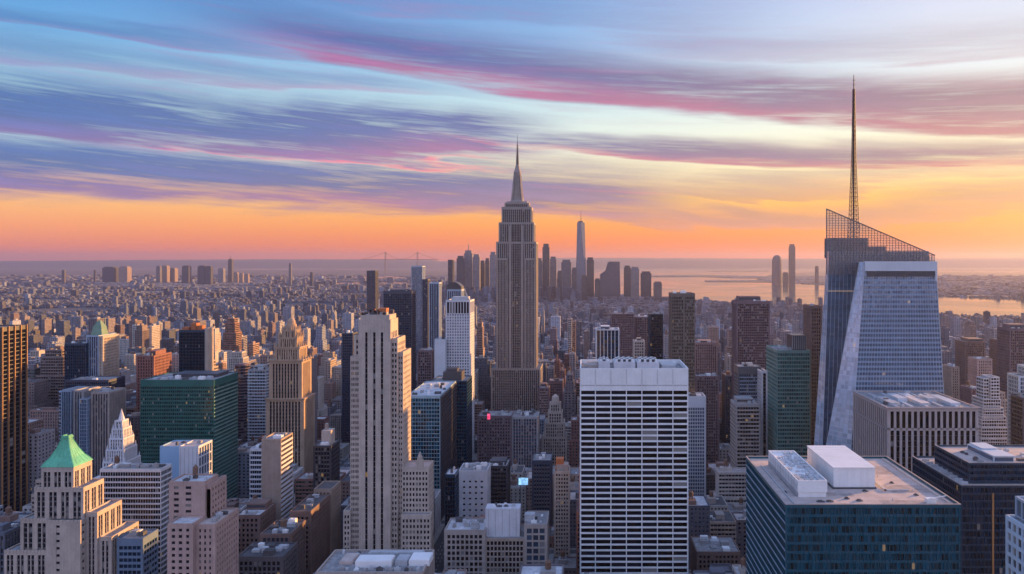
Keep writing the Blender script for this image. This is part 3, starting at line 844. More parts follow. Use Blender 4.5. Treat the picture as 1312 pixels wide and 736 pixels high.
# ---- two grey-tan office blocks at the bottom centre
D = 560
b = tower('office_block', 'greyish tan office block with punched windows and a snow-pale roof, right of flat grey roof', 'office building', 'grey-tan block', D, 570, 621, 679, 26,
          style(LIME_D, LIME_D, G_DARK, bw=3.4, pw=1.0, fh=4.0, sh=1.3, pd=.5, sd=.2, top=3.6, cw=1.4), 736, units=8, roof=ROOF_L, finish=False)
b.finish(736)
b = Building('office_block', 'tan gridded office block with a big blank pale wall on its roof', 'office building', 'blank-walled tan block')
b.tier(X(621.6, D), X(672, D), D + .5, D + 30, 0, Z(690, D), style(TAN, LIME_D, G_DARK, bw=2.6, pw=.8, fh=3.9, sh=1.0, pd=.4, sd=.15, top=2.2, cw=.8))
b.tier(X(672.3, D), X(700.5, D), D + .2, D + 30, 0, Z(672, D), style(LIME_D, LIME_D, G_BLUE, bw=5, pw=1.0, fh=5, sh=1.2, pd=.4, sd=.2, top=3, cw=1))
b.add('roof_wall', WHITE_D, X(620.5, D), X(665, D), D + 6, D + 18, Z(690, D) - 1, Z(652, D + 6))
b.add('roof_wall', HVAC, X(671, D), X(684, D), D - .6 + 8, D + 14, Z(690, D) - 1, Z(664, D))
for k in range(5): b.add('wall_joint', SPGREY, X(621, D) + k * 5 + 2, X(621, D) + k * 5 + 2.15, D + 5.95, D + 6.1, Z(690, D), Z(653, D + 6))
b.roof_units(X(622, D), X(664, D), D + 7, D + 17, Z(652, D + 6) - .1, 7, 3, .6)
b.roof_units(X(674, D), X(699, D), D + 3, D + 25, Z(672, D) - 1, 7, 5, .6)
b.finish(736)

# ---- teal grid tower and dark neighbours
D = 780
b = Building('office_tower', 'teal glass office tower with a white window grid and black west side', 'office tower', 'white-gridded teal tower')
b.tier(X(521, D), X(564, D), D, D + 95, 0, Z(507, D), style(stone('pale_teal_frame', (.26, .36, .40), rough=.5), None, G_TEAL, bw=2.8, pw=.22, fh=3.9, sh=.6, pd=.12, sd=.06, top=3, cw=.6), plain='R', roof=ROOF_L)
b.tier(X(564, D) + .1, X(564, D) + 1.0, D + .3, D + 94.8, 0, Z(509, D), style(STEEL, STEEL, G_BLACK, bw=3, pw=.9, fh=3.9, sh=1.0, pd=.2, sd=.1, top=2, cw=.2))
b.roof_units(X(522, D), X(563, D), D + 3, D + 80, Z(507, D) - .95, 12, 3)
b.finish(630)
D = 880
b = tower('office_tower', 'dark teal tower with a black roof box behind the white-gridded teal tower', 'office tower', 'dark teal tower', D, 553, 598, 488, 40,
      style(NAVYP, TEALP, G_NAVY, bw=2.8, pw=.4, fh=3.8, sh=1.2, pd=.2, sd=.1, top=2, cw=.6), 600, units=2, finish=False)
b.add('penthouse', STEEL, X(566, D), X(590, D), D + 8, D + 30, Z(488, D) - 1, Z(478, D))
b.add('penthouse', STEEL, X(570, D), X(584, D), D + 10, D + 24, Z(478, D) - .1, Z(474, D))
b.finish(600)
D = 660
tower('office_block', 'slim black glass shaft with pale top in front of the teal grid tower', 'office building', 'slim black shaft', D, 570, 583, 608, 20,
      style(NAVYP, NAVYP, G_BLACK, bw=2, pw=.3, fh=3.8, sh=.6, pd=.12, sd=.05, top=3, cw=.3), 646, units=2, roof=ROOF_L)
D = 690
b = tower('office_block', 'pale plain-walled low block right of the slim black shaft', 'office building', 'pale blank block', D, 588, 624, 603, 26,
      style(WHITE_D, WHITE_D, G_DARK, bw=5, pw=3.2, fh=5, sh=3.4, pd=.2, sd=.12, top=9, cw=2), 640, units=5)

# ---- white gridded tower with slotted crown
D = 1000
b = Building('office_tower', 'slim white gridded tower with dark crown slots and golden west face', 'office tower', 'white gridded tower')
wg = style(WHITE_D, WHITE_D, G_BLUE, bw=3.1, pw=1.5, fh=3.7, sh=1.6, pd=.3, sd=.25, top=.6, cw=.8, bot=.3)
b.tier(X(571.5, D), X(602, D), D, D + 38, 0, Z(402, D), wg)
b.tier(X(571.5, D), X(602, D), D, D + 38, Z(402, D) - .9, Z(385, D), style(WHITE_D, WHITE_D, G_BLACK, bw=3.4, pw=.9, fh=12, sh=.6, pd=.3, sd=.1, top=2.2, cw=.8))
b.add('penthouse', HVAC, X(578, D), X(598, D), D + 8, D + 28, Z(385, D) - 1, Z(381, D))
b.part('roof_arm', poly_mesh('roof_arm', *join([bar_vf((X(600, D), D + 4, Z(385, D)), (X(594, D), D + 20, Z(377, D)), .8), bar_vf((X(594, D), D + 20, Z(377, D)), (X(592, D), D + 24, Z(371, D)), .5)]), BUFF))
b.finish(598)

# ---- the tallest tower with mast
D = 1144
b = Building('skyscraper', 'tallest grey limestone skyscraper with stepped crown and long needle mast in the centre', 'skyscraper', 'tall needle-topped skyscraper')
ESB = stone('grey_limestone', (.27, .23, .205), var=.12)
es = style(ESB, DARKB, G_BLACK, bw=2.9, pw=1.1, fh=3.75, sh=1.3, pd=.4, sd=-.12, top=3.0, cw=1.6, bot=.4)
def x_(px): return X(px, D)
def z_(py): return Z(py, D)
b.tier(x_(630), x_(692.6), D - 6, D + 54, 0, z_(471.5), dict(es))
def esc(n1, n2):
    out = []
    for (a, c, n, wf) in ((.03, .34, n1, .52), (.36, .64, n2, .70), (.66, .97, n1, .52)):
        for i in range(n):
            s_ = (c - a) / n; out.append((a + s_ * (i + .5 - wf / 2), a + s_ * (i + .5 + wf / 2)))
    return out
b.tier(x_(636), x_(686.7), D, D + 46, z_(471.5) - 1, z_(310), dict(es, cols={'F': esc(6, 6)}))
b.tier(x_(639), x_(683.7), D + 2.5, D + 43, z_(310) - 1, z_(285), dict(es, cols={'F': esc(5, 6)}))
b.tier(x_(642.5), x_(680.6), D + 5, D + 40, z_(285) - 1, z_(265), dict(es, top=4))
# projecting wings either side of a recessed dark centre
for a0, a1 in ((637.5, 650), (673, 685.2)):
    b.tier(x_(a0), x_(a1), D - 2.4, D - .2, z_(471.5) - 1, z_(331), dict(es, bw=2.2, cw=.6))
for a0, a1 in ((652, 655.3), (667.4, 670.7)):
    b.add('wall', ESB, x_(a0), x_(a1), D - .95, D + 8, z_(471.5), z_(289))
b.tier(x_(646), x_(677), D + 9, D + 36, z_(265) - 1, z_(259.5), dict(es, top=2))
b.add('deck_rail', LIME_D, x_(648), x_(675), D + 11, D + 33, z_(259.5) - 1, z_(257.5))
mx, my = x_(661.3), D + 22
mast = []
prof = [(258, 12.5), (255.5, 9.6), (250, 7.9), (240, 6.9), (228, 6.0), (221, 5.4), (219.5, 5.8), (217.5, 5.0), (214.5, 3.6), (211.5, 3.0), (209, 2.3)]
for (p0, r0), (p1, r1) in zip(prof, prof[1:]): mast.append(frustum(mx, my, z_(p0) - .05, z_(p1), r0, r1, 12))
b.part('mast', poly_mesh('mast', *join(mast), ESB))
fins = []
for a in range(4):
    ca, sa = math.cos(a * math.pi / 2 + math.pi / 4), math.sin(a * math.pi / 2 + math.pi / 4)
    fins.append(bar_vf((mx + ca * 11, my + sa * 11, z_(258)), (mx + ca * 5.6, my + sa * 5.6, z_(222)), 1.1))
for k in range(3):
    fins.append(bar_vf((mx + (k - 1) * 3.0, my - 9.4 + abs(k - 1) * 2, z_(256)), (mx + (k - 1) * 2.0, my - 6.3 + abs(k - 1), z_(222)), .5))
b.part('mast_wing', poly_mesh('mast_wing', *join(fins), LIME_D))
ant = []
for (p0, p1, r0, r1) in ((209.5, 203, 2.0, 1.9), (203, 196, 1.7, 1.6), (196, 188, 1.2, 1.0), (188, 180, .8, .6), (180, 169, .4, .15)):
    ant.append(frustum(mx, my, z_(p0) - .05, z_(p1), r0, r1, 8))
for k in range(14):
    zc = z_(208) + k * 2.1; ant.append(box_vf(mx - 2.6 + k * .06, mx + 2.6 - k * .06, my - .3, my + .3, zc, zc + .5)); ant.append(box_vf(mx - .3, mx + .3, my - 2.6 + k * .06, my + 2.6 - k * .06, zc + .8, zc + 1.3))
b.part('antenna', poly_mesh('antenna', *join(ant), STEEL))
b.finish(528)

# ---- white slab with black window rows in the centre right
D = 560
b = Building('office_slab', 'white concrete slab with seven columns of long black windows and busy roof', 'office building', 'white seven-bay slab')
x0, x1, z1 = X(743, D), X(882, D), Z(472, D)
SLABW = glass('slab_window', (.006, .008, .014), ior=1.38, blind=.05, spread=.9)
zb = Z(790, D); zt = Z(500.5, D); nf = 38
W = x1 - x0; bay = W / 7
b.foot.append((x0, x1, D, D + 50, z1))
b.add('wall', WHITE_D, x0 + .6, x1 - .6, D + .7, D + 49.4, 0, z1 - 3)
b.add('wall', WHITE, x0, x0 + .9, D, D + 50, 0, z1); b.add('wall', WHITE, x1 - .9, x1, D, D + 50, 0, z1)
b.add('wall', WHITE, x0 + .9, x1 - .9, D + 49.0, D + 50, 0, z1)
b.add('wall', WHITE, x0 + .9, x1 - .9, D + .05, D + .9, Z(493.5, D), z1 - .02)
b.add('wall', WHITE, x0 + .9, x1 - .9, D + .05, D + .9, Z(500.5, D) - .2, Z(495, D))
b.add('roof', ROOF_G, x0 + .9, x1 - .9, D + .9, D + 49, z1 - 3.02, z1 - 2.9)
for i in range(8):
    xc = x0 + i * bay
    xa, xb = max(x0 + .02, xc - .32), min(x1 - .02, xc + .32)
    b.add('pier', WHITE, xa, xb, D - .25, D + .3, 0, Z(472.5, D) - (0 if i in (0, 7) else 0))
for i in range(1, 7): b.add('joint', SPGREY, x0 + i * bay - .08, x0 + i * bay + .08, D - .27, D - .245, Z(493, D), Z(473, D))
fh = (zt - 0) / nf; fh = 4.12
k = 0
zc = zt
while zc > zb:
    b.add('spandrel', WHITE, x0 + .3, x1 - .3, D - .12, D + .6, zc - fh, zc - fh + 1.3)
    for i in range(7):
        b.win.append(('F', SLABW, (x0 + i * bay + .33, x0 + (i + 1) * bay - .33, D + .18, D + .33, zc - fh + 1.3, zc)))
    zc -= fh
for kf in range(60):
    zf = z1 - 15 - kf * 4.12
    if zf < 2: break
    b.add('spandrel', WHITE, x0 - .15, x0 + .1, D + 1, D + 49, zf, zf + 1.7)
    b.win.append(('L', G_BLACK, (x0 - .05, x0 + .05 - .06, D + 1.2, D + 48.8, zf + 1.7, zf + 4.1)))
    b.win.append(('R', G_BLACK, (x1 + .01, x1 + .05, D + 1.2, D + 48.8, zf + 1.7, zf + 4.1)))
zr = z1 - 2.9
for (a, c, e, f_, h) in ((767, 782, 8, 26, 6.6), (787, 815, 8, 30, 6.2), (817, 846, 8, 30, 6.0)):
    b.add('penthouse', WHITE_D, X(a, D), X(c, D), D + e, D + f_, zr, zr + h)
b.add('penthouse', LIME_D, X(752, D), X(765, D), D + 12, D + 34, zr, zr + 3.6); b.add('penthouse', HVAC, X(850, D), X(868, D), D + 12, D + 34, zr, zr + 3.4)
fans = []
for (a, c, n_) in ((768, 781, 3), (789, 813, 7), (819, 844, 7)):
    for i in range(n_):
        for yy in (11, 16, 21, 26):
            xc = X(a + (i + .5) * (c - a) / n_, D)
            me = poly_mesh('cooling_fan', *join([frustum(xc, D + yy, zr + 5.9, zr + 7.5, .9, .9, 12), frustum(xc, D + yy, zr + 7.48, zr + 7.9, 1.15, .95, 12)]), HVAC_W if (i + yy) % 2 else STEEL)
            b.part('cooling_fan', me)
b.roof_units(x0 + 2, x1 - 2, D + 1.5, D + 7.5, zr, 14, 4, .55)
b.roof_units(x0 + 2, x1 - 2, D + 34, D + 48, zr, 16, 5, .8)
b.finish(736)

# ---- big teal glass block, lower right, with two roof houses
D = 330
b = Building('office_block', 'large dark teal glass block whose tan roof carries a white box and louvred unit', 'office building', 'teal block with tan roof')
x0, x1, z1 = X(1007, D), X(1230, D), Z(646.5, D)
b.tier(x0, x1, D, D + 81, 0, z1, style(TEALP, TEALP, G_TEAL, bw=1.55, pw=.16, fh=3.9, sh=1.1, pd=.16, sd=.06, top=1.5, cw=.25), roof=ROOF_T)
zr = z1 - .94
b.add('parapet_cap', LIME_D, x0 - .35, x1 + .35, D - .4, D + .3, z1 - .06, z1 + .22)
b.add('parapet_cap', LIME_D, x0 - .35, x1 + .35, D + 80.7, D + 81.4, z1 - .06, z1 + .22)
b.add('parapet_cap', LIME_D, x0 - .35, x0 + .3, D + .3, D + 80.7, z1 - .06, z1 + .22)
b.add('parapet_cap', LIME_D, x1 - .3, x1 + .35, D + .3, D + 80.7, z1 - .06, z1 + .22)
for k in range(30):
    zf_ = z1 - 4.5 - k * 3.9
    if zf_ < 45: break
    b.add('floor_line', BLUEP, x0 - .3, x0 - .13, D + .3, D + 80.7, zf_, zf_ + .5)
b.add('gutter_rail', HVAC, x1 - 3.2, x1 - 2.9, D + 3, D + 78, zr, zr + .9)
# white box house
wx0, wx1, wy0, wy1, wz = X(1068, 356), X(1121, 356), 356, 398, Z(599, 356)
vf = [box_vf(wx0, wx1, wy0, wy1, zr - .1, wz - .4), box_vf(wx0 - .25, wx1 + .25, wy0 - .25, wy1 + .25, wz - .45, wz)]
for i in range(1, 6): vf.append(box_vf(wx0 + i * (wx1 - wx0) / 6 - .09, wx0 + i * (wx1 - wx0) / 6 + .09, wy0 - .1, wy0 + .1, zr, wz - .45))
for i in range(1, 11): vf.append(box_vf(wx0 - .1, wx0 + .1, wy0 + i * 3.8 - .09, wy0 + i * 3.8 + .09, zr, wz - .45))
for i in range(1, 11): vf.append(box_vf(wx0 + .4, wx1 - .4, wy0 + i * 3.8 - .08, wy0 + i * 3.8 + .08, wz - .05, wz + .06))
b.part('roof_house', poly_mesh('roof_house', *join(vf), HVAC_W))
b.part('base_curb', poly_mesh('base_curb', *box_vf(wx0 - .5, wx1 + .5, wy0 - .5, wy1 + .4, zr - .05, zr + .7), STEEL))
# louvred unit
lx0, lx1, ly0, ly1, lz = X(1022, 343), X(1060, 343), 343, 398, Z(616, 343)
vf = [box_vf(lx0 + .4, lx1 - .4, ly0 + .4, ly1 - .4, zr - .1, lz - 1.2)]
for (a, c, e, f_) in ((lx0, lx0 + .5, ly0, ly1), (lx1 - .5, lx1, ly0, ly1), (lx0 + .5, lx1 - .5, ly0, ly0 + .5), (lx0 + .5, lx1 - .5, ly1 - .5, ly1)): vf.append(box_vf(a, c, e, f_, zr + 2.2, lz))
lou = []
for k in range(9): lou.append(box_vf(lx0 - .06, lx0 + .3, ly0 + .5, ly1 - .5, zr + .3 + k * .62, zr + .55 + k * .62))
for k in range(12): lou.append(box_vf(lx0 - .12, lx0 + .3, ly0 + .5 + k * 4.9, ly0 + .75 + k * 4.9, zr, lz - .2))
tops = []
rnd = random.Random(5)
for i in range(4):
    for j in range(16):
        px_, py_ = lx0 + 1.2 + i * 2.9, ly0 + 1.2 + j * 3.3
        if rnd.random() < .25: continue
        hh = rnd.uniform(.4, 1.3)
        tops.append(box_vf(px_, px_ + rnd.uniform(1.2, 2.4), py_, py_ + rnd.uniform(1.2, 2.8), lz - 1.3, lz - 1.2 + hh))
o_tops = ('cooling_unit', poly_mesh('cooling_unit', *join(tops), HVAC))
b.part('louvred_house', poly_mesh('louvred_house', *join(vf), HVAC_W), [('louvre', poly_mesh('louvre', *join(lou), HVAC)), o_tops])
for (px_, py_, w_) in ((X(1050, 338), 336.5, 3.4), (X(1062, 338), 336.8, 3.0), (X(1101, 338), 338, 2.6), (X(1086, 340), 341, 2.0), (X(1120, 341), 352, 2.2), (X(1148, 360), 365, 1.6), (X(1010, 345), 350, 1.2), (X(1175, 345), 346, 1.8)):
    b.part('roof_hatch', poly_mesh('roof_hatch', *join([box_vf(px_ - w_ / 2, px_ + w_ / 2, py_ - .8, py_ + .8, zr - .05, zr + .35), box_vf(px_ - w_ / 3, px_ + w_ / 5, py_ - .4, py_ + .4, zr + .3, zr + .8)]), ROOF_D))
for (a, c, e, f_) in ((X(1066, 340), X(1100, 340), 345, 350), (X(1150, 345), X(1200, 345), 350, 362), (X(1015, 350), X(1020, 350), 345, 380), (X(1140, 360), X(1170, 360), 380, 395), (X(1125, 340), X(1190, 340), 334, 339), (X(1045, 334), X(1085, 334), 332.5, 334.5)):
    b.part('roof_patch', poly_mesh('roof_patch', *box_vf(a, c, e, f_, zr - .02, zr + .03), stone('roof_repair', (.33, .27, .25), var=.35, scale=1.5, streak=False)))
for (a, c, e, f_, r_) in ((wx1 + 3, wx1 + 3.7, 352, 396, .6), (wx1 + 3, wx1 + 14, 352, 352.7, .6), (lx1 + 1.5, wx0 - 1.5, 362, 363, .8), (lx1 + 1.5, wx0 - 1.5, 379, 380, .8), (X(1015, 335), X(1015, 335) + .5, 334, 396, .4)):
    b.part('duct', poly_mesh('duct', *box_vf(a, c, e, f_, zr + .15, zr + .15 + r_), HVAC))
b.part('cleaning_rig', poly_mesh('cleaning_rig', *join([box_vf(x1 - 12, x1 - 8, 334, 337, zr - .02, zr + 1.9), bar_vf((x1 - 10, 335.5, zr + 1.8), (x1 - 10, 329.2, zr + 3.2), .22), bar_vf((x1 - 10, 335.5, zr + 1.8), (x1 - 3, 336.5, zr + 2.6), .18)]), HVAC_W))
for q in range(9):
    px_ = X(1030, 345) + q * 7.3; py_ = 333 + (q * 37) % 60
    if wx0 - 2 < px_ < wx1 + 2 and py_ > 354: continue
    if lx0 - 2 < px_ < lx1 + 2 and py_ > 341: continue
    b.part('vent_pipe', poly_mesh('vent_pipe', *join([frustum(px_, py_, zr - .05, zr + .9, .2, .2, 8), frustum(px_, py_, zr + .85, zr + 1.1, .38, .3, 8)]), HVAC))
b.finish(736)

# ---- navy block on the right
D = 420
b = Building('office_block', 'navy glass block with a raised upper storey and glass roof lantern at right', 'office building', 'stepped navy block')
ns = style(NAVYP, NAVYP, G_NAVY, bw=2.0, pw=.15, fh=3.9, sh=.9, pd=.12, sd=.05, top=1.2, cw=.2)
b.tier(X(1232, D), X(1420, D), D, D + 63, 0, Z(622, D), ns, roof=ROOF_T)
b.tier(X(1243, 425), X(1400, 425), 426, 468, Z(622, D) - 1, Z(594, 425), dict(ns, sh=1.3), roof=ROOF_T)
zr = Z(594, 425) - .95; zl = Z(622, D)
for (a, c, e, f_, dz, mt) in ((X(1232, D) - .4, X(1420, D), D - .4, D + .35, zl, LIME_D), (X(1232, D) - .4, X(1232, D) + .3, D + .35, D + 63, zl, LIME_D), (X(1243, 425) - .3, X(1400, 425), 425.7, 426.3, zr + .95, LIME_D), (X(1243, 425) - .3, X(1243, 425) + .3, 426.3, 468, zr + .95, LIME_D)):
    b.add('parapet_cap', mt, a, c, e, f_, dz - .05, dz + .25)
lx0, lx1 = X(1272, 432), X(1298, 432)
b.part('roof_lantern', poly_mesh('roof_lantern', *join([box_vf(lx0, lx1, 431, 461, zr - .1, zr + 3.2), box_vf(lx0 - .3, lx1 + .3, 430.7, 445, zr + 3.15, zr + 3.6), box_vf(lx0 + 1, lx1 - 1, 446, 460, zr + 3.15, zr + 4.2)]), ALU),
       [('lantern_glass', poly_mesh('lantern_glass', *join([box_vf(lx0 - .08, lx0 + .1, 432, 460, zr + .5, zr + 2.7), box_vf(lx0 + .5, lx1 - .5, 430.93, 431.1, zr + .5, zr + 2.7)]), G_SKY))])
for k in range(9): b.add('roof_rail', HVAC, X(1232, D) + 1.2, X(1232, D) + 5.5, D + 4 + k * 6, D + 4.5 + k * 6, zl - .9, zl + .9)
b.add('bronze_strip', BRONZE, X(1272, D) - .5, X(1272, D) + .5, D - .42, D - .1, 0, Z(632, D))
b.roof_units(X(1250, 430), X(1270, 430), 428, 462, zr, 5, 2, .5)
b.roof_units(X(1300, 430), X(1360, 430), 428, 462, zr, 8, 3, .7)
b.finish(736)

# ---- pale blue framed corner building, bottom right
D = 300
b = Building('office_block', 'pale blue framed building with large square windows at the lower right corner', 'office building', 'pale blue corner building')
b.tier(X(1340, D), X(1460, D), D, D + 28, 0, 153.5, style(stone('pale_blue_frame', (.42, .52, .62), var=.1), None, G_BLUE, bw=4.0, pw=1.0, fh=4.9, sh=1.5, pd=.3, sd=.24, top=1.9, cw=.5))
b.tier(X(1352, D), X(1460, D), D + 2, D + 27.5, 152.5, 161.5, style(BLUEP, BLUEP, G_SKYD, bw=4.4, pw=.5, fh=7.5, sh=.6, pd=.2, sd=.1, top=1, cw=.4))
b.finish(736)

# ---- stone block with tall window slots in front of the crystal tower
D = 560
b = Building('office_block', 'pinkish stone block with tall vertical window slots in front of the faceted glass tower', 'office building', 'stone-slotted block')
PKS = stone('pinkish_stone', (.42, .34, .32), var=.15)
x0, x1, z1 = X(1137.5, D), X(1253, D), Z(522, D)
ss = style(PKS, STEEL, G_BLACK, bw=4.1, pw=1.7, fh=3.9, sh=.5, pd=.3, sd=-.2, top=.5, cw=1.0)
b.tier(x0, x1, D, D + 72, 0, Z(549, D), dict(ss, top=1.6))
b.tier(x0, x1, D, D + 72, Z(549, D) - .9, z1, dict(ss, top=3.0, fh=12))
zr = z1 - .95
b.add('parapet_cap', PKS, x0 - 1.2, x1 + 1.2, D - 1.25, D - .4, z1 - .7, z1 + .2)
b.add('parapet_cap', PKS, x0 - 1.2, x0 - .4, D - .4, D + 72, z1 - .7, z1 + .2)
for i in range(5): b.part('roof_duct', poly_mesh('roof_duct', *join([box_vf(x0 + 6 + i * 11, x0 + 13 + i * 11, D + 10 + (i % 2) * 14, D + 38 + (i % 3) * 8, zr - .05, zr + 2.2 + (i % 2)), box_vf(x0 + 7 + i * 11, x0 + 9 + i * 11, D + 4, D + 60, zr - .04, zr + 1.1)]), (HVAC, ALU, ROOF_L)[i % 3]))
b.roof_units(x0 + 2, x1 - 2, D + 2, D + 70, zr, 16, 8, .8)
b.finish(592)


# ---- faceted glass tower with a slanted lattice screen and lattice spire
def facet_tower():
    root = bpy.data.objects.new('glass_skyscraper', None); COL.objects.link(root)
    ox, oy = X(1130, 660), 680
    root.location = (ox, oy, 0)
    tag(root, 'faceted pale blue glass skyscraper with slanted see-through top and lattice spire', 'skyscraper')
    def L(nm, me, par=None): return link(nm, me, par or root, (-ox, -oy, 0) if par is None else (0, 0, 0))
    D1, D2, D3 = 640, 684, 735
    # front volume: tapered block; its left edge is cut by a long triangular facet
    A = lambda px, py, d: np.array((X(px, d), d, Z(py, d)))
    base_y = lambda d: HY + CAMZ * 1000 / d
    def P(px, z, d): return np.array((X(px, d), d, z))
    zt = Z(336, D1)                                           # top of the glazed front
    zb = 0.0
    # corners at the top and (extrapolated) at the ground
    FR_t, FR_b = P(1199, zt, D1), P(1224, zb, D1 - 4)
    FL_t, FL_b = P(1108, zt, D1), P(1078, zb, D1 - 4)          # left edge of the front face
    CL_t, CL_b = P(1102, zt, D1 + 6), P(1030, zb, D1 + 26)      # back edge of the bright facet
    BL_t, BL_b = P(1098, zt, D3), P(1040, zb, D3)
    BR_t, BR_b = P(1140, zt, D3), P(1140, zb, D3)
    # rear volume
    zr = Z(322, D2)
    RL_t, RL_b = P(1062, zr, D2), P(1049, zb, D2 - 2)
    RR_t, RR_b = P(1190, zr, D2), P(1196, zb, D2)
    SL_t, SL_b = P(1060, zr, D2 + 14), P(1034, zb, D2 + 12)
    RBL_t, RBL_b = P(1060, zr, D3 + 10), P(1036, zb, D3 + 10)
    RBR_t, RBR_b = P(1130, zr, D3 + 10), P(1130, zb, D3 + 10)

    def clad(name, bl, br, tr, tl, nfl, nb, gm, mull=ALU, bandm=None, maxobj=100, band=.30, parent_name=None):
        """glazed facet: panes set between floor bands and mullions on a tilted quad"""
        bl, br, tr, tl = map(np.array, (bl, br, tr, tl))
        nrm = np.cross(br - bl, tl - bl); nrm /= np.linalg.norm(nrm)
        pt = lambda u, v: (bl * (1 - u) + br * u) * (1 - v) + (tl * (1 - u) + tr * u) * v
        gv = [pt(i / nb, k / nfl) - nrm * .25 for k in range(nfl + 1) for i in range(nb + 1)]
        gf = [(k * (nb + 1) + i, k * (nb + 1) + i + 1, (k + 1) * (nb + 1) + i + 1, (k + 1) * (nb + 1) + i) for k in range(nfl) for i in range(nb)]
        sheet = L(name, poly_mesh(name, gv, gf, STEEL))
        bands, panes, mul = [], [], []
        def slab(u0, u1, v0, v1, n0, n1):
            q = [pt(u0, v0), pt(u1, v0), pt(u1, v1), pt(u0, v1)]
            vs = [a + nrm * n1 for a in q] + [a + nrm * n0 for a in q]
            return [tuple(a) for a in vs], [(0, 1, 2, 3), (7, 6, 5, 4), (0, 4, 5, 1), (1, 5, 6, 2), (2, 6, 7, 3), (3, 7, 4, 0)]
        for k in range(nfl):
            v0, v1 = k / nfl, (k + 1) / nfl
            bands.append(slab(0, 1, v0, v0 + band / nfl, -.28, .06))
            vis = pt(.5, v0)[2] > 40
            for j in range(nb):
                u0, u1 = j / nb, (j + 1) / nb
                pn = slab(u0 + .03 / nb, u1 - .03 / nb, v0 + band / nfl, v1, -.27, -.02)
                panes.append((pt((u0 + u1) / 2, v0), pn))
        for j in range(nb + 1):
            u = min(max(j / nb, .002), .998)
            mul.append(slab(u - .03 / nb, u + .03 / nb, 0, 1, -.28, .14))
        link('floor_band', poly_mesh('floor_band', *join(bands), bandm or gm), sheet)
        link('mullion', poly_mesh('mullion', *join(mul), mull), sheet)
        if maxobj:
            panes.sort(key=lambda q: -q[0][2])
            big, rest = panes[:maxobj], panes[maxobj:]
        else: big, rest = [], panes
        for c, (v, f) in big:
            c0 = np.array(v).mean(0)
            link('pane', poly_mesh('pane', [np.array(a) - c0 for a in v], f, gm), sheet, tuple(c0))
        if rest: tag(link('panes', poly_mesh('panes', *join([q for _, q in rest]), gm), sheet), kind='stuff')
        return sheet
    clad('front_facet', FL_b, FR_b, FR_t, FL_t, 66, 30, G_SKY, bandm=stone('sky_band', (.17, .25, .35), rough=.3, var=.15, streak=False), maxobj=100, band=.42)
    clad('corner_facet', CL_b, FL_b, FL_t, CL_t, 66, 5, G_FACET, bandm=G_FACET, maxobj=20, band=.2)
    clad('left_facet', BL_b, CL_b, CL_t, BL_t, 62, 14, G_SKYD, maxobj=0)
    clad('rear_facet', RL_b, RR_b, RR_t, RL_t, 68, 26, G_SKYD, bandm=G_SKYD, maxobj=60)
    clad('edge_facet', SL_b, RL_b, RL_t, SL_t, 68, 2, G_FACET, maxobj=0, band=.2)
    clad('side_facet', RBL_b, SL_b, SL_t, RBL_t, 62, 10, G_SKYD, maxobj=0)
    clad('west_facet', FR_b, BR_b, BR_t, FR_t, 62, 14, G_SKYD, maxobj=0)
    clad('back_facet', RR_b, RBR_b, RBR_t, RR_t, 62, 10, G_SKYD, maxobj=0)
    L('roof', poly_mesh('roof', [FL_t, FR_t, BR_t, BL_t, CL_t], [(0, 1, 2, 3, 4)], ROOF_D))
    L('rear_roof', poly_mesh('rear_roof', [RL_t, RR_t, RBR_t, RBL_t, SL_t], [(0, 1, 2, 3, 4)], ROOF_D))
    # pale cap and the dark slot below the top of the front
    cap = L('top_band', poly_mesh('top_band', *join([box_vf(X(1108, D1), X(1200.5, D1), D1 - .6, D1 + 3, Z(347.5, D1), zt + .6), box_vf(X(1199, D1) - .6, X(1200.6, D1), D1 - .5, D1 + 6, Z(360, D1), Z(347.5, D1))]), ALU))
    link('dark_slot', poly_mesh('dark_slot', *box_vf(X(1110, D1), X(1198.5, D1), D1 - .45, D1 + .6, Z(354.5, D1), Z(347.4, D1)), STEEL), cap)
    # stepped plant rooms behind the screen
    for (a, c, top, dd) in ((1067, 1112, 305, 690), (1112, 1135, 316, 692), (1135, 1154, 326, 694)):
        vf = [box_vf(X(a, dd), X(c, dd), dd, dd + 24, zr - 6, Z(top, dd))]
        zk = zr - 4
        while zk < Z(top, dd) - 2:
            vf.append(box_vf(X(a, dd) - .15, X(c, dd) + .15, dd - .2, dd + 24.2, zk, zk + 1.1)); zk += 3.6
        L('plant_room', poly_mesh('plant_room', *join(vf), stone('plant_room_wall', (.13, .13, .14))))
    # slanted lattice screen: two walls of thin steel and glass
    scr, D0 = [], D2 - 8
    zs = lambda px: Z(268 + (px - 1059) * (327 - 268) / (1197 - 1059), D0)
    n = 36
    for i in range(n + 1):
        px = 1059 + i * (1197.5 - 1059) / n
        scr.append(box_vf(X(px, D0) - .15, X(px, D0) + .15, D0 - .15, D0 + .15, Z(352, D0), zs(px)))
    zk = Z(350, D0)
    while zk < zs(1059):
        lim = 1059 + max(0, min(1, ((HY + (CAMZ - zk) * 1000 / D0) - 268) / 59)) * (1197 - 1059)
        if lim > 1062: scr.append(box_vf(X(1059, D0), X(lim, D0), D0 - .12, D0 + .12, zk, zk + .26))
        zk += 2.15
    scr.append(bar_vf((X(1058.6, D0), D0, zs(1058.6)), (X(1198, D0), D0, zs(1198)), .4))
    scr.append(bar_vf((X(1059, D0), D0, Z(352, D0)), (X(1059, D0), D0, zs(1059)), .35))
    s = L('screen_frame', poly_mesh('screen_frame', *join(scr), stone('dark_mullion', (.12, .11, .12), rough=.4)))
    gm, g, p = new_mat('screen_glass')
    p.inputs['Base Color'].default_value = (.32, .27, .26, 1); p.inputs['Roughness'].default_value = .1; p.inputs['Alpha'].default_value = .22
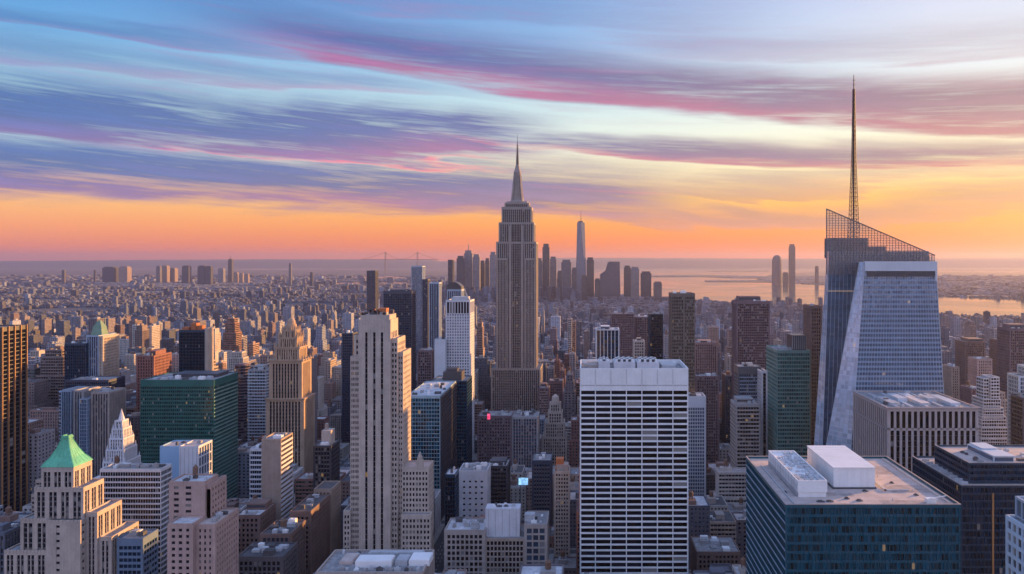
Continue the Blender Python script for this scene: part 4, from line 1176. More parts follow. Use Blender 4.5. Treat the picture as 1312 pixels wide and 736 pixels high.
    link('screen_glass', poly_mesh('screen_glass', [(X(1059, D0), D0 + .05, Z(352, D0)), (X(1197.5, D0), D0 + .05, Z(352, D0)), (X(1197.5, D0), D0 + .05, zs(1197.5)), (X(1059, D0), D0 + .05, zs(1059)),
          (X(1059, D0), D0 + .09, Z(352, D0)), (X(1197.5, D0), D0 + .09, Z(352, D0)), (X(1197.5, D0), D0 + .09, zs(1197.5)), (X(1059, D0), D0 + .09, zs(1059))], [(0, 1, 2, 3), (7, 6, 5, 4)], gm), s)
    # side wall of the screen running back
    sv = []
    for (px, top) in ((1197.5, zs(1197.5)),):
        xw = X(px, D0)
        for j in range(1, 9): sv.append(box_vf(xw - .15, xw + .15, D0 + j * 5 - .15, D0 + j * 5 + .15, Z(350, D0), top - j * .5))
        zk = Z(350, D0)
        while zk < top - 4: sv.append(box_vf(xw - .12, xw + .12, D0, D0 + 40, zk, zk + .26)); zk += 2.15
    link('screen_return', poly_mesh('screen_return', *join(sv), bpy.data.materials['dark_mullion']), s)
    # lattice spire
    Ds = 700; sx, sy = X(1094, Ds), Ds
    sp = []
    zz0, zz1 = Z(315, Ds), Z(96, Ds)
    wid = lambda z: 2.6 * (1 - min(1, (z - zz0) / (Z(200, Ds) - zz0))) + 1.5 if z < Z(200, Ds) else 1.5 - 1.0 * (z - Z(200, Ds)) / (zz1 - Z(200, Ds))
    lev = list(np.arange(zz0, Z(112, Ds), 4.0))
    for a, c in zip(lev, lev[1:]):
        wa, wc = wid(a) , wid(c)
        ca = [(-1, -1), (1, -1), (1, 1), (-1, 1)]
        for q in range(4):
            (u, v), (u2, v2) = ca[q], ca[(q + 1) % 4]
            sp.append(bar_vf((sx + u * wa, sy + v * wa, a), (sx + u * wc, sy + v * wc, c), .24))
            sp.append(bar_vf((sx + u * wa, sy + v * wa, a), (sx + u2 * wc, sy + v2 * wc, c), .13))
            sp.append(bar_vf((sx + u * wa, sy + v * wa, a), (sx + u2 * wa, sy + v2 * wa, a), .13))
    sp.append(frustum(sx, sy, zz0, Z(140, Ds), .9, .8, 8)); sp.append(frustum(sx, sy, Z(140, Ds) - .1, zz1, .7, .3, 8))
    for k in range(28):
        zc = zz0 + 40 + k * 4; sp.append(box_vf(sx - 2.0 + k * .03, sx + 2.0 - k * .03, sy - .2, sy + .2, zc, zc + .35))
    L('spire', poly_mesh('spire', *join(sp), stone('spire_paint', (.05, .03, .035), rough=.6)))
    HEROES.append((1046, 1224, D1, D3 + 10, 267, 585, 'faceted glass skyscraper', (X(1052, D1), X(1224, D1), D1, D3, 300)))


facet_tower()

# ================================================================== SECOND ROW
NAVYW = stone('navy_wall', (.035, .045, .075), rough=.5)
MAUVE = stone('mauve_brick', (.16, .11, .12))
PINKT = stone('pink_concrete', (.30, .19, .17))
def S(wall, span=None, gl=G_DARK, **kw): return style(wall, span, gl, **kw)


gr = 'fins'
tower('office_tower', 'dark navy glass tower left of the gilded pyramid-topped tower', 'office tower', 'dark navy tower', 1000, 83, 110, 440, 30, S(NAVYP, NAVYP, G_NAVY, bw=2.4, pw=.3, sh=.5, top=3, cw=.4), 490, units=3)
D = 1005
b = tower('office_tower', 'slim blue tower with greenish pointed roof and golden west face', 'office tower', 'green-pointed blue tower', D, 111, 126, 430, 38, S(BLUEP, NAVYW, G_BLUE, bw=2.6, pw=.7, sh=1, top=2, cw=.5), 490, units=0, finish=False)
b.part('pointed_roof', poly_mesh('pointed_roof', *join([frustum(X(118.5, D), D + 15, Z(430, D) - 1, Z(419, D), 10.5, 7.5, 4), frustum(X(118.5, D), D + 15, Z(419, D) - .1, Z(412, D), 7, 2, 4), frustum(X(122, D), D + 20, Z(412, D) - 6, Z(408, D), 1, .2, 6)]), stone('weathered_green_roof', (.16, .25, .18))))
b.tier(X(126, D) + .2, X(131, D), D + 1, D + 36, 0, Z(431, D), S(BUFF, BUFF, G_DARK, bw=3, pw=1.4, top=3))  # buff strip puts the sunlit gold of the west side into colour
b.finish(490)
tower('office_block', 'wide navy block forming the base below the two blue towers', 'office building', 'wide navy base block', 960, 84, 139, 487, 34, S(NAVYW, NAVYP, G_NAVY, bw=2.6, pw=.6, top=3, cw=.5), 520, units=6)
D = 820
b = Building('office_tower', 'blue teal glass tower with rounded left corner behind the green roof', 'office tower', 'round-cornered blue tower')
b.tier(X(79, D), X(91, D), D, D + 26, 0, Z(500, D), S(BLUEP, TEALP, G_SKYD, bw=2, pw=.3, sh=.9, top=2, cw=.3))
V, F = frustum(X(79, D), D + 9, 0, Z(503, D), 7.5, 7.5, 20); b.part('round_bay', poly_mesh('round_bay', V, F, CG[1]))
b.part('round_bay_rings', poly_mesh('round_bay_rings', *join([frustum(X(79, D), D + 9, k * 3.8, k * 3.8 + .9, 7.62, 7.62, 20) for k in range(33)]), BLUEP))
b.finish(565)
D = 800
b = Building('office_tower', 'vertically ribbed blue and stone tower of several heights behind the green roof', 'office tower', 'ribbed blue-stone tower')
rib = S(GREYB, NAVYW, G_BLUE, bw=2.6, pw=.9, sh=1.0, pd=.7, sd=-.1, top=2, cw=.6)
b.tier(X(92, D), X(103, D), D + 4, D + 30, 0, Z(501, D), rib)
b.tier(X(103.4, D), X(113, D), D - 2, D + 18, 0, Z(511, D), S(BLUEP, BLUEP, G_SKY, bw=2, pw=.2, sh=.6, top=1, cw=.3))
b.tier(X(105, D), X(116, D), D + 19, D + 34, 0, Z(502, D), S(BUFF, SPGREY, G_DARK, bw=2.4, pw=1.1, top=2))
b.tier(X(116.4, D), X(138, D), D + 2, D + 30, 0, Z(503, D), dict(rib, wall=LIME_D))
b.roof_units(X(117, D), X(137, D), D + 4, D + 28, Z(503, D) - 1, 5, 3)
b.finish(590)
# white stepped gothic tower
D = 700
b = Building('gothic_tower', 'small white stepped gothic tower behind the striped white slab', 'tower', 'white gothic tower')
go = S(WHITE_D, LIME_D, G_DARK, bw=2.2, pw=1.2, sh=1.4, fh=3.5, pd=.4, sd=.1, top=1.4, cw=.6)
for (a, c, top, y0, dp) in ((132, 160, 592, 0, 24), (134.5, 157, 577, 2, 20), (137, 154.5, 563, 4, 16), (139, 152.5, 551, 5.5, 13), (141.5, 150.5, 541, 7, 9)):
    b.tier(X(a, D), X(c, D), D + y0, D + y0 + dp, 0 if top == 592 else Z(top + 17, D), Z(top, D), go)
pins = [frustum(X(146, D), D + 11.5, Z(541, D) - 1, Z(527, D), 3.0, .2, 8)]
for (a, c, top, y0, dp) in ((132, 160, 592, 0, 24), (134.5, 157, 577, 2, 20), (137, 154.5, 563, 4, 16), (139, 152.5, 551, 5.5, 13)):
    for px_ in (a + .8, (a * 2 + c) / 3, (a + 2 * c) / 3, c - .8):
        for yy in (D + y0 + .5, D + y0 + dp - .5): pins.append(frustum(X(px_, D), yy, Z(top, D) - 1, Z(top - 6, D), .9, .1, 6))
for q_ in pins: b.part('pinnacle', poly_mesh('pinnacle', *q_, WHITE_D))
b.finish(600)

tower('apartment_tower', 'dark red brick tower left of the emerald slab with orange-lit crown', 'apartment building', 'dark red brick tower', 1000, 175, 197, 456, 42, S(RED, RED, bw=3.4, pw=1.7, top=2), 490, units=5, ph=(.3, .9, .2, .8, 6), tankn=1)
D = 950
b = tower('office_tower', 'black glass tower with a pale golden west edge standing behind the emerald slab', 'office tower', 'black tower behind emerald slab', D, 229.5, 262, 423, 14, S(NAVYP, NAVYP, G_BLACK, bw=1.8, pw=.2, sh=.5, top=3, cw=.3), 480, units=0, finish=False)
b.tier(X(262, D) + .1, X(266.5, D), D + .4, D + 13.5, 0, Z(421, D), S(BUFF, BUFF, G_DARK, bw=20, top=2), plain='FRL')  # blank buff strip imitates the sunlit west edge by colour
for a, c, h in ((232, 240, 3), (243, 250, 8), (251, 257, 5)): b.part('penthouse', poly_mesh('penthouse', *box_vf(X(a, D), X(c, D), D + 3, D + 12, Z(423, D) - 1, Z(423, D) + h), RUST))
b.finish(478)
D = 1000
b = Building('apartment_tower', 'round mauve brick apartment tower between emerald slab and the bluish balcony tower', 'apartment building', 'round mauve tower')
b.foot.append((X(298, D), X(315, D), D, D + 17, Z(467, D)))
prt = [frustum(X(306.5, D), D + 9, 0, Z(470, D), 9.0, 9.0, 20)]
for k in range(34): prt.append(frustum(X(306.5, D), D + 9, k * 3.8, k * 3.8 + 1.3, 9.3, 9.3, 20))
b.part('round_wall', poly_mesh('round_wall', *join(prt[1:] + [frustum(X(306.5, D), D + 9, Z(471, D), Z(467, D), 8.2, 6.5, 20)]), MAUVE)); b.part('glazing', poly_mesh('glazing', *prt[0], CG[0]))
b.finish(560)
tower('apartment_tower', 'bluish apartment tower with stacked balconies left of the ornate domed tower', 'apartment building', 'balconied bluish tower', 950, 318, 341, 474, 26, S(GREYB, ALU, G_BLUE, bw=3.4, pw=.8, sh=1.2, sd=1.0, pd=.3, top=2), 555, units=4, ph=(.2, .7, .2, .8, 5))
tower('office_tower', 'plain brown windowless stone slab standing in front of the ornate domed tower', 'office tower', 'blank brown slab', 640, 335.5, 359.5, 563, 26, S(TAN, WHITE_D, G_NAVY, bw=2.4, pw=.3, sh=1.7, sd=.4, pd=.2, top=1.5), 680, units=2, plain='F')
tower('office_block', 'dark office block with white horizontal bands left of the blank brown slab', 'office building', 'white-banded dark block', 720, 320, 337.5, 575, 30, S(WHITE_D, WHITE_D, G_NAVY, bw=2, pw=.1, sh=1.5, fh=4.4, pd=.05, sd=.4, top=2.5, cw=.2), 640, units=4, roof=ROOF_L)
D = 700
b = tower('office_block', 'dark ribbed block with a bright stone roof box between ornate tower and beige slab', 'office building', 'dark block with stone box', D, 402, 424, 571, 24, S(STEEL, SPGREY, G_DARK, bw=2.6, pw=.5, sh=1, top=2), 640, units=2, finish=False)
b.add('roof_box', LIME, X(409, D), X(421, D), D + 6, D + 18, Z(571, D) - 1, Z(554, D))
b.add('roof_box', LIME_D, X(412, D), X(415, D), D + 9, D + 13, Z(554, D) - .1, Z(546, D))
b.finish(640)
# low foreground group in front of the ornate tower
D = 600
b = Building('apartment_block', 'brown block with bright orange sunlit west wall left of the beige slab', 'apartment building', 'orange-sided brown block')
b.tier(X(372, D), X(398, D), D, D + 44, 0, Z(655, D), S(BROWN, BROWN, bw=3.2, pw=1.5, sh=1.7, top=4.5), roof=ROOF_D)
b.tier(X(376, D), X(399.5, D), D + 46, D + 70, 0, Z(649, D), S(TAN, TAN, bw=3.2, pw=1.5, sh=1.7, top=3), roof=ROOF_D)
b.roof_units(X(373, D), X(397, D), D + 3, D + 42, Z(655, D) - .95, 6, 3)
b.finish(736)
tower('apartment_block', 'dark brown low block with blue-lit windows in front of the blank brown slab', 'apartment building', 'low dark brown block', 560, 334, 372, 684, 30, S(BROWN, SPGREY, G_BLUE, bw=3, pw=.9, sh=1, top=3), 736, units=7, roof=ROOF_D, tankn=1)
tower('apartment_block', 'dark brick block with pale rounded roof left of the low brown block', 'apartment building', 'dark brick roof block', 600, 302, 333, 660, 30, S(BROWN, BROWN, G_DARK, bw=3.2, pw=1.4, top=3), 736, units=7, ph=(.1, .9, .5, .95, 5), roof=ROOF_L)
tower('office_block', 'dark block with many narrow windows at the bottom beside the pink stepped block', 'office building', 'dark foreground block', 520, 304, 362, 713, 26, S(DARKB, SPGREY, G_DARK, bw=3, pw=1.0, sh=1, top=3.4), 736, units=12, roof=ROOF_D)

tower('office_tower', 'slim dark blue tower directly left of the beige three-striped slab', 'office tower', 'slim dark blue tower', 1100, 438, 452, 427, 22, S(NAVYW, NAVYW, G_NAVY, bw=2.6, pw=.4, top=2), 600, units=2)
tower('office_tower', 'broad dark blue glass tower with pale top band behind the beige three-striped slab', 'office tower', 'broad dark blue tower', 1250, 491.5, 527.5, 373, 30, S(NAVYW, NAVYP, G_NAVY, bw=2.8, pw=.4, sh=1.1, top=5, cw=.5), 505, units=4, ph=(.1, .9, .2, .8, 3))
for (nm, lab, ref, D, a, c, t_, dp, wall, gl, yb) in (
    ('office_tower', 'tall slender blue tower with flat crown behind the broad dark blue tower', 'slender flat-crowned tower', 2200, 527, 541, 341, 40, BLUEP, G_BLUE, 500),
    ('office_tower', 'thin dark tower with orange edge right of the broad dark blue tower', 'thin orange-edged tower', 1600, 541, 548, 358, 24, NAVYW, G_NAVY, 450),
    ('office_tower', 'blue glass tower with bright orange west edge left of the white gridded tower', 'orange-edged blue glass tower', 1500, 550, 562.5, 362, 26, BLUEP, G_NAVY, 450),
    ('apartment_tower', 'mauve brick tower below the slender flat-crowned tower', 'mauve stepped tower', 1100, 535, 553, 449, 30, MAUVE, G_DARK, 500),
    ('apartment_tower', 'blank pale slab attached left of the white gridded tower', 'blank pale slab', 990, 557, 570.5, 435, 20, ALU, G_SKYD, 480),
    ('office_tower', 'dark tower with a curved roof right behind the white gridded tower', 'curve-roofed tower', 1300, 573, 591, 371, 30, BLUEP, G_BLUE, 386),
    ('office_tower', 'lone slender dark tower left of the broad dark blue tower', 'lone slender tower', 3000, 470, 481, 347, 40, NAVYW, G_NAVY, 380),
    ('office_tower', 'dark blue tower against the downtown cluster left of the needle-topped skyscraper', 'tower before downtown', 4200, 574, 580, 333, 50, NAVYW, G_NAVY, 372),
):
    pl = 'F' if 'blank pale' in lab else ''
    b = tower(nm, lab, 'office tower' if nm[0] == 'o' else 'apartment building', ref, D, a, c, t_, dp, S(wall, wall if wall is not BLUEP else NAVYW, gl, bw=3.2, pw=.9, sh=1.3, top=3, cw=.8), yb, units=0 if D > 1400 else 2, plain=pl, finish=False)
    if 'curved' in lab:
        x0, x1 = X(a, D), X(c, D); V, F = [], []
        n_ = 10
        for i in range(n_ + 1):
            u = i / n_; h = 13 * math.sin(math.pi * (.15 + .75 * u)) ** .8
            for y_ in (D, D + dp):
                V.append((x0 + (x1 - x0) * u, y_, Z(t_, D) - 1)); V.append((x0 + (x1 - x0) * u, y_, Z(t_, D) - 1 + h))
        for i in range(n_):
            k = i * 4; F += [(k, k + 4, k + 5, k + 1), (k + 2, k + 3, k + 7, k + 6), (k + 1, k + 5, k + 7, k + 3)]
        F += [(0, 1, 3, 2), (n_ * 4, n_ * 4 + 2, n_ * 4 + 3, n_ * 4 + 1)]
        b.part('curved_roof', poly_mesh('curved_roof', V, F, STEEL))
    b.finish(yb)

# behind the white seven-bay slab
tower('office_tower', 'low tower of white vertical fins with dark glass, rising above seven-bay slab at left', 'office tower', 'white-finned tower', 900, 764, 793, 422, 26, S(WHITE_D, NAVYP, G_NAVY, bw=4.0, pw=.8, sh=.6, sd=-.2, pd=.6, top=1.4, cw=.4), 465, units=3, ph=(.2, .6, .2, .8, 4))
tower('office_tower', 'wide brown tower above the seven-bay slab, behind the white-finned tower', 'office tower', 'wide brown tower', 1300, 783, 812, 402, 36, S(MAUVE, MAUVE, bw=3, pw=1.2, top=2), 465, units=3)
tower('office_tower', 'brown tower with lighter centre strip between wide brown tower and the black slab', 'office tower', 'brown tower beside black slab', 1320, 813, 832, 406, 36, S(MAUVE, BROWN, bw=4, pw=1.6, top=3), 465, units=3)
tower('apartment_tower', 'small pale stone tower top just left of the black slab', 'apartment building', 'small pale stone tower', 1000, 812, 826, 437, 20, S(LIME, LIME, bw=2.6, pw=1.2, top=2), 465, units=1, ph=(.3, .7, .3, .7, 4))
tower('office_tower', 'plain black glass slab tower rising behind the right half of the seven-bay slab', 'office tower', 'plain black slab tower', 1150, 833, 849.5, 402, 30, S(NAVYP, NAVYP, G_BLACK, bw=2.4, pw=.2, sh=.4, top=2, cw=.3), 465, units=2)
tower('office_tower', 'tall tan gridded tower with centre pier beside the right corner of the seven-bay slab', 'office tower', 'tan gridded tower', 850, 861, 890, 376, 30,
      S(BRNP, BRNP, G_DARK, bw=2.2, pw=.7, fh=3.6, sh=1.3, sd=.1, pd=.35, top=4, cols={'F': [(i / 14 + .012, (i + 1) / 14 - .012) for i in range(14) if i != 7]}), 560, units=4)
tower('apartment_tower', 'pale pinkish tower with thin ribs right of the tan gridded tower', 'apartment building', 'pale pinkish ribbed tower', 1100, 890, 919, 439, 28, S(PINKT, MAUVE, bw=2.6, pw=1.3, top=3), 485, units=3, ph=(.2, .8, .2, .8, 3))
tower('apartment_tower', 'dull brown tower below the pale pinkish ribbed tower', 'apartment building', 'dull brown tower', 1000, 892, 921, 482, 24, S(MAUVE, SPGREY, bw=3, pw=1.2, top=2), 600, units=4)
tower('office_block', 'pale grey glass block beside the right edge of the seven-bay slab', 'office building', 'pale grey glass block', 820, 880, 904, 508, 24, S(ALU, HVAC, G_SKYD, bw=2.4, pw=.5, sh=1.2, top=12), 640, units=5, plain='')
tower('office_tower', 'big dark mauve slab tower with flat roof house before the river', 'office tower', 'dark mauve slab tower', 1050, 944, 986, 386, 34, S(MAUVE, MAUVE, G_DARK, bw=2.6, pw=.7, fh=3.4, sh=1.2, top=4), 600, units=4, ph=(.1, .75, .2, .8, 7))
D = 820
b = tower('office_tower', 'grey tower with pinkish rooftop set against the dark mauve slab tower', 'office tower', 'grey pink-roofed tower', D, 946, 975, 470, 24, S(SPGREY, BLUEP, G_BLUE, bw=2.4, pw=.5, sh=1, top=8), 600, units=4, roof=ROOF_T)
tower('office_tower', 'banded grey tower with rounded front bays in front of the grey pink-roofed tower', 'office tower', 'banded grey tower', 770, 943, 974, 518, 28, S(GREYB, LIME_D, G_DARK, bw=2.6, pw=.2, fh=3.8, sh=1.5, sd=.6, pd=.2, top=3), 600, units=4, roof=ROOF_T, ph=(.1, .8, .3, .9, 5))
tower('office_tower', 'narrow black and white balcony tower beside the banded grey tower', 'office tower', 'narrow balcony tower', 800, 976, 983, 476, 30, S(WHITE_D, STEEL, G_DARK, bw=2.2, pw=.3, sh=1.2, top=2), 600, units=0)
D = 760
b = tower('office_tower', 'green glass tower with pale floor lines left of the faceted glass skyscraper', 'office tower', 'green glass tower', D, 996, 1038, 449, 46, S(stone('dark_green_band', (.13, .24, .22), rough=.4), None, glass('mid_green_window', (.02, .09, .085), blind=.03), bw=2.2, pw=.18, fh=3.9, sh=1.3, sd=.3, pd=.2, top=3, cw=.3), 590, units=5, finish=False)
b.add('penthouse', STEEL, X(1018, D), X(1036, D), D + 8, D + 30, Z(449, D) - 1, Z(431, D))
for k in range(8): b.add('roof_rail', HVAC, X(1018, D) + k * 1.9, X(1018, D) + k * 1.9 + .3, D + 7.9, D + 8.1, Z(449, D), Z(432, D))
b.finish(590)
tower('office_tower', 'narrow brown brick tower tucked against the faceted glass skyscraper', 'office tower', 'narrow brown tower', 810, 1038.5, 1053, 392, 26, S(BROWN, BROWN, bw=2.4, pw=1.1, top=3), 590, units=1)

# right edge group
tower('office_tower', 'tall dark plum gridded tower at the right edge of the view', 'office tower', 'plum gridded tower', 1100, 1284, 1330, 421, 34, S(MAUVE, BROWN, G_DARK, bw=2.6, pw=.9, sh=1.2, top=4), 480, units=4, ph=(.1, .7, .2, .8, 6))
tower('office_tower', 'dark brown tower with stepped shoulder left of the plum gridded tower', 'office tower', 'brown shouldered tower', 1250, 1229, 1262, 438, 34, S(BROWN, BROWN, bw=3, pw=1.3, top=3), 500, units=3, ph=(.25, .95, .1, .9, 5))
tower('apartment_tower', 'salmon pink brick tower in front of the brown shouldered tower', 'apartment building', 'salmon brick tower', 1050, 1245, 1271, 460, 26, S(PINKB, PINKB, bw=3, pw=1.4, top=3), 500, units=3, tankn=1)
tower('apartment_tower', 'thin red-brown tower between salmon brick tower and the plum gridded tower', 'apartment building', 'thin red-brown tower', 1200, 1273, 1283, 436, 30, S(BROWN, BROWN, bw=3, pw=1.4, top=3), 500, units=1)
tower('apartment_block', 'low brown brick tower right beside the faceted glass skyscraper', 'apartment building', 'low brown brick tower', 1150, 1213, 1229, 470, 26, S(TAN, TAN, bw=3, pw=1.4, top=3), 520, units=2)
tower('apartment_block', 'stubby pinkish grey brick block beside the white banded ziggurat tower', 'apartment building', 'stubby pinkish block', 900, 1236, 1258, 498, 26, S(MAUVE, MAUVE, bw=3, pw=1.4, top=3), 540, units=4, tankn=1)
D = 800
b = Building('apartment_tower', 'white banded tower that flares down in steps at right, behind the stone-slotted block', 'apartment building', 'white banded ziggurat')
zg = S(WHITE_D, WHITE_D, G_DARK, bw=2.4, pw=.4, fh=3.4, sh=1.3, sd=.5, pd=.2, top=1.2, cw=.3)
b.tier(X(1264, D), X(1271, D), D + 6, D + 20, Z(540, D), Z(486, D), dict(zg, bw=3)); b.tier(X(1272, D), X(1283, D), D + 4, D + 22, Z(540, D), Z(484, D), dict(zg, bw=3))
for k, (a, c, t_) in enumerate(((1262, 1284, 512), (1260.5, 1287, 523), (1259, 1290, 534), (1258, 1291.5, 548), (1257, 1293, 562))):
    b.tier(X(a, D), X(c, D), D + 3 - k * .8, D + 26, 0 if k == 4 else Z(t_ + 15, D), Z(t_, D), zg)
b.finish(575)
D = 700
b = Building('office_tower', 'grey stepped glass tower cut by the right edge, beside the white banded ziggurat', 'office tower', 'grey stepped glass tower')
b.tier(X(1311, D), X(1360, D), D, D + 20, 0, Z(510, D), S(DARKB, BRNP, G_DARK, bw=2.4, pw=.3, sh=1, top=2))
b.tier(X(1322, D), X(1360, D), D + 21, D + 40, 0, Z(486, D), S(ALU, HVAC, G_SKYD, bw=2.6, pw=.3, sh=1, sd=.4, top=2))
b.tier(X(1334, D), X(1360, D), D + 23, D + 38, Z(486, D) - 1, Z(474, D), S(ALU, HVAC, G_SKYD, bw=2.6, pw=.3, sh=1, sd=.4, top=2))
b.roof_units(X(1313, D), X(1350, D), D + 2, D + 18, Z(510, D) - 1, 6, 3)
b.finish(560)

# centre canyon blocks
D = 900
tower('office_block', 'wide dark brick block at the left foot of the needle-topped skyscraper', 'office building', 'wide dark brick block', D, 612, 655, 533, 34, S(MAUVE, MAUVE, bw=3, pw=1.3, sh=1.5, top=3), 600, units=9, roof=ROOF_G)
tower('office_block', 'wide grey gridded block below the right half of the needle-topped skyscraper', 'office building', 'wide grey gridded block', 905, 656, 689, 534, 34, S(GREYB, MAUVE, G_BLUE, bw=3, pw=.8, sh=1.3, top=3), 600, units=9, roof=ROOF_G)
D = 1120
tower('apartment_tower', 'brown tower top with rosy roof just right of the needle-topped skyscraper', 'apartment building', 'rosy-roofed brown tower', D, 690, 703, 497, 24, S(MAUVE, TAN, bw=3, pw=1.3, top=2.5), 525, units=2, ph=(.2, .8, .2, .8, 6))
tower('apartment_tower', 'mauve pier-fronted block right of the rosy-roofed brown tower', 'apartment building', 'mauve pier-fronted block', 1180, 704, 721, 488, 26, S(MAUVE, SPGREY, bw=3, pw=1.3, top=5), 540, units=2)
D = 950
b = Building('setback_tower', 'pale stone setback tower with small domed crown right of the needle-topped skyscraper', 'tower', 'pale domed setback tower')
for k, (a, c, t_, y0, dp) in enumerate(((695, 726, 560, 0, 30), (698, 723, 542, 2, 25), (702, 720, 529, 5, 19), (704, 718, 518, 7, 14))):
    b.tier(X(a, D), X(c, D), D + y0, D + y0 + dp, 0 if k == 0 else Z(t_ + 20, D), Z(t_, D), S(LIME, LIME_D, bw=2.8, pw=1.3, sh=1.3, top=2.5))
b.part('domed_crown', poly_mesh('domed_crown', *join([frustum(X(711, D), D + 14, Z(518, D) - 1, Z(511, D), 5, 4.4, 12), frustum(X(711, D), D + 14, Z(511, D) - .1, Z(508, D), 4, 1.5, 12)]), LIME))
b.finish(600)
D = 660
b = tower('apartment_tower', 'slim pale brick tower with rusty orange rooftop box left of the seven-bay slab', 'apartment building', 'slim pale brick tower', D, 710.5, 729.5, 604, 16, S(LIME, LIME, G_DARK, bw=2.0, pw=.9, fh=3.3, sh=1.5, top=2.4, cw=.8), 715, units=2, finish=False)
b.add('roof_box', RUST, X(712, D), X(722, D), D + 4, D + 12, Z(604, D) - 1, Z(590, D))
b.add('roof_box', LIME_D, X(713, D), X(728, D), D + 3, D + 13, Z(604, D) - 1, Z(597, D))
b.finish(715)
D = 720
tower('office_block', 'black glass block with bright rooftop beams below the wide grey gridded block', 'office building', 'black block with roof beams', D, 625, 650, 597, 26, S(STEEL, STEEL, G_BLACK, bw=2.6, pw=.4, top=2.5), 660, units=5, ph=(.1, .9, .2, .8, 4), roof=ROOF_L)
tower('office_block', 'dark blue reeded block left of the slim pale brick tower', 'office building', 'dark blue reeded block', 740, 682, 706, 590, 28, S(NAVYW, SPGREY, G_NAVY, bw=2.6, pw=1, top=4), 680, units=4)
tower('office_block', 'brown block with setback and pale ledge beside the teal block with tan roof', 'office building', 'brown ledged block', 600, 893, 948, 707, 34, S(BROWN, BROWN, G_DARK, bw=3.2, pw=1.3, sh=1.5, top=3), 736, units=7)

# small electronic billboard and red flag-like sign in the canyon
def sign(name, label, px0, px1, py0, py1, D, col, em):
    m, g, p = new_mat(name + '_face'); p.inputs['Base Color'].default_value = (*col, 1)
    pos = g.new('ShaderNodeNewGeometry').outputs['Position']; n = g.noise(pos, .5, 3, .6)
    g.put(p.inputs['Emission Color'], g.mix(g.rng(n, .35, .65), col, tuple(min(1, c * 2.2 + .08) for c in col))); p.inputs['Emission Strength'].default_value = em
    root = bpy.data.objects.new(name, None); COL.objects.link(root); root.location = (X(px0, D), D, Z(py1, D))
    tag(root, label, 'sign')
    w, h = X(px1, D) - X(px0, D), Z(py0, D) - Z(py1, D)
    link('panel', poly_mesh('panel', *box_vf(0, w, 0, .5, 0, h), STEEL), root)
    link('screen', poly_mesh('screen', *box_vf(.3, w - .3, -.08, -.02, .3, h - .3), m), root)
    link('support', poly_mesh('support', *join([bar_vf((w * .2, .4, -Z(py1, D)), (w * .2, .4, h * .5), .3), bar_vf((w * .8, .4, -Z(py1, D)), (w * .8, .4, h * .5), .3)]), STEEL), root)


sign('billboard', 'glowing pale blue billboard screen among dark blocks below the needle-topped skyscraper', 664, 677, 612, 622, 735, (.16, .34, .6), .45)
sign('rooftop_sign', 'bright pink-red upright sign at the left foot of the needle-topped skyscraper', 624, 628.5, 530, 538, 885, (.75, .03, .10), .5)

# ================================================================== DOWNTOWN AND ACROSS THE RIVER
CITYLIST = [
    # downtown (px0, px1, top, D, label bit)
    (585, 594, 328, 6200, 'broad dark block at the left end'), (594.5, 605, 321, 6300, 'tallest stepped tower of the left cluster, with a small mast'), (605.5, 614.5, 326, 6250, 'square tower right of the masted one'),
    (615, 621, 334, 6400, 'short block in the middle of the left cluster'), (621.5, 627, 331, 6350, 'narrow tower in the left cluster'), (627.5, 635.5, 323, 6100, 'tall flat tower touching the needle-topped skyscraper'),
    (687.5, 694.5, 331, 6100, 'flat tower right beside the needle-topped skyscraper'), (695, 704, 312.5, 6200, 'tall flat-topped tower right of the needle-topped skyscraper'), (704.5, 713, 329, 6350, 'shorter tower right of the tall flat-topped one'),
    (719, 732, 333, 6200, 'wide twin-topped block left of the tapering tower'), (732.5, 739, 343, 5900, 'low block at the foot of the tapering tower'), (751.5, 761, 330, 6150, 'square block right of the tapering tower'),
    (799.5, 808, 340.5, 6000, 'left half of the broad riverside block'), (808.5, 819, 342, 6000, 'right half of the broad riverside block'), (821.5, 834.5, 348, 5800, 'small dark riverside block'), (838, 848, 361, 5600, 'lowest block at the right end of downtown'),
    (640, 650, 345, 5500, 'block behind the skyscraper shaft'),
    (714, 720, 347, 5700, 'small block between two downtown towers'), (762, 769, 357, 5600, 'low block left of the wedge-roofed one'), (745, 752, 352, 5600, 'low block before the tapering tower'),
    # across the river
    (1012, 1019, 313, 8600, 'tallest thin tower across the river'), (1045, 1049, 341, 8800, 'small tower beside the faceted glass skyscraper'), (1004, 1010, 349, 8500, 'low block between the two riverside towers'),
   
    # far left skyline
    (131, 145.5, 342, 9500, 'dark broad tower on the far left skyline'), (147, 151, 345, 9600, 'slim pinkish tower beside the broad far left one'), (152, 163, 341.5, 9500, 'pinkish pair-topped tower on the far left skyline'),
    (79, 82.5, 346, 9000, 'tiny lone tower at far left'), (120, 122, 346, 9300, 'tiny thin tower left of the dark broad one'),
    (200, 205, 341, 9300, 'thin tower with pale side at far left'), (206, 214, 340.5, 9400, 'cream tower of the far left row'), (215, 224, 343.5, 9500, 'cream shorter tower of the far left row'), (233, 241.5, 340.5, 9300, 'dark square tower of the far left row'),
    (253, 262, 340.5, 8600, 'left half of the darkest far tower'), (262.5, 270, 341, 8600, 'right half of the darkest far tower'), (279, 286, 344, 9400, 'low tower before the tall thin one at far left'), (292, 297, 332, 9600, 'tall tower with thin tip on the left skyline'),
    (299, 304, 349, 9300, 'low orange-lit tower under the thin-tipped one'), (307, 311, 350, 9300, 'second low orange-lit tower under the thin-tipped one'), (313, 318, 351, 9200, 'third low orange-lit tower under the thin-tipped one'),
    (370, 373, 337.5, 8000, 'lone thin tower above the left water strip'), (397, 400.5, 349, 8000, 'lone dark small tower left of the water strips'), (527, 531, 352, 7000, 'small tower by the water strips'),
]
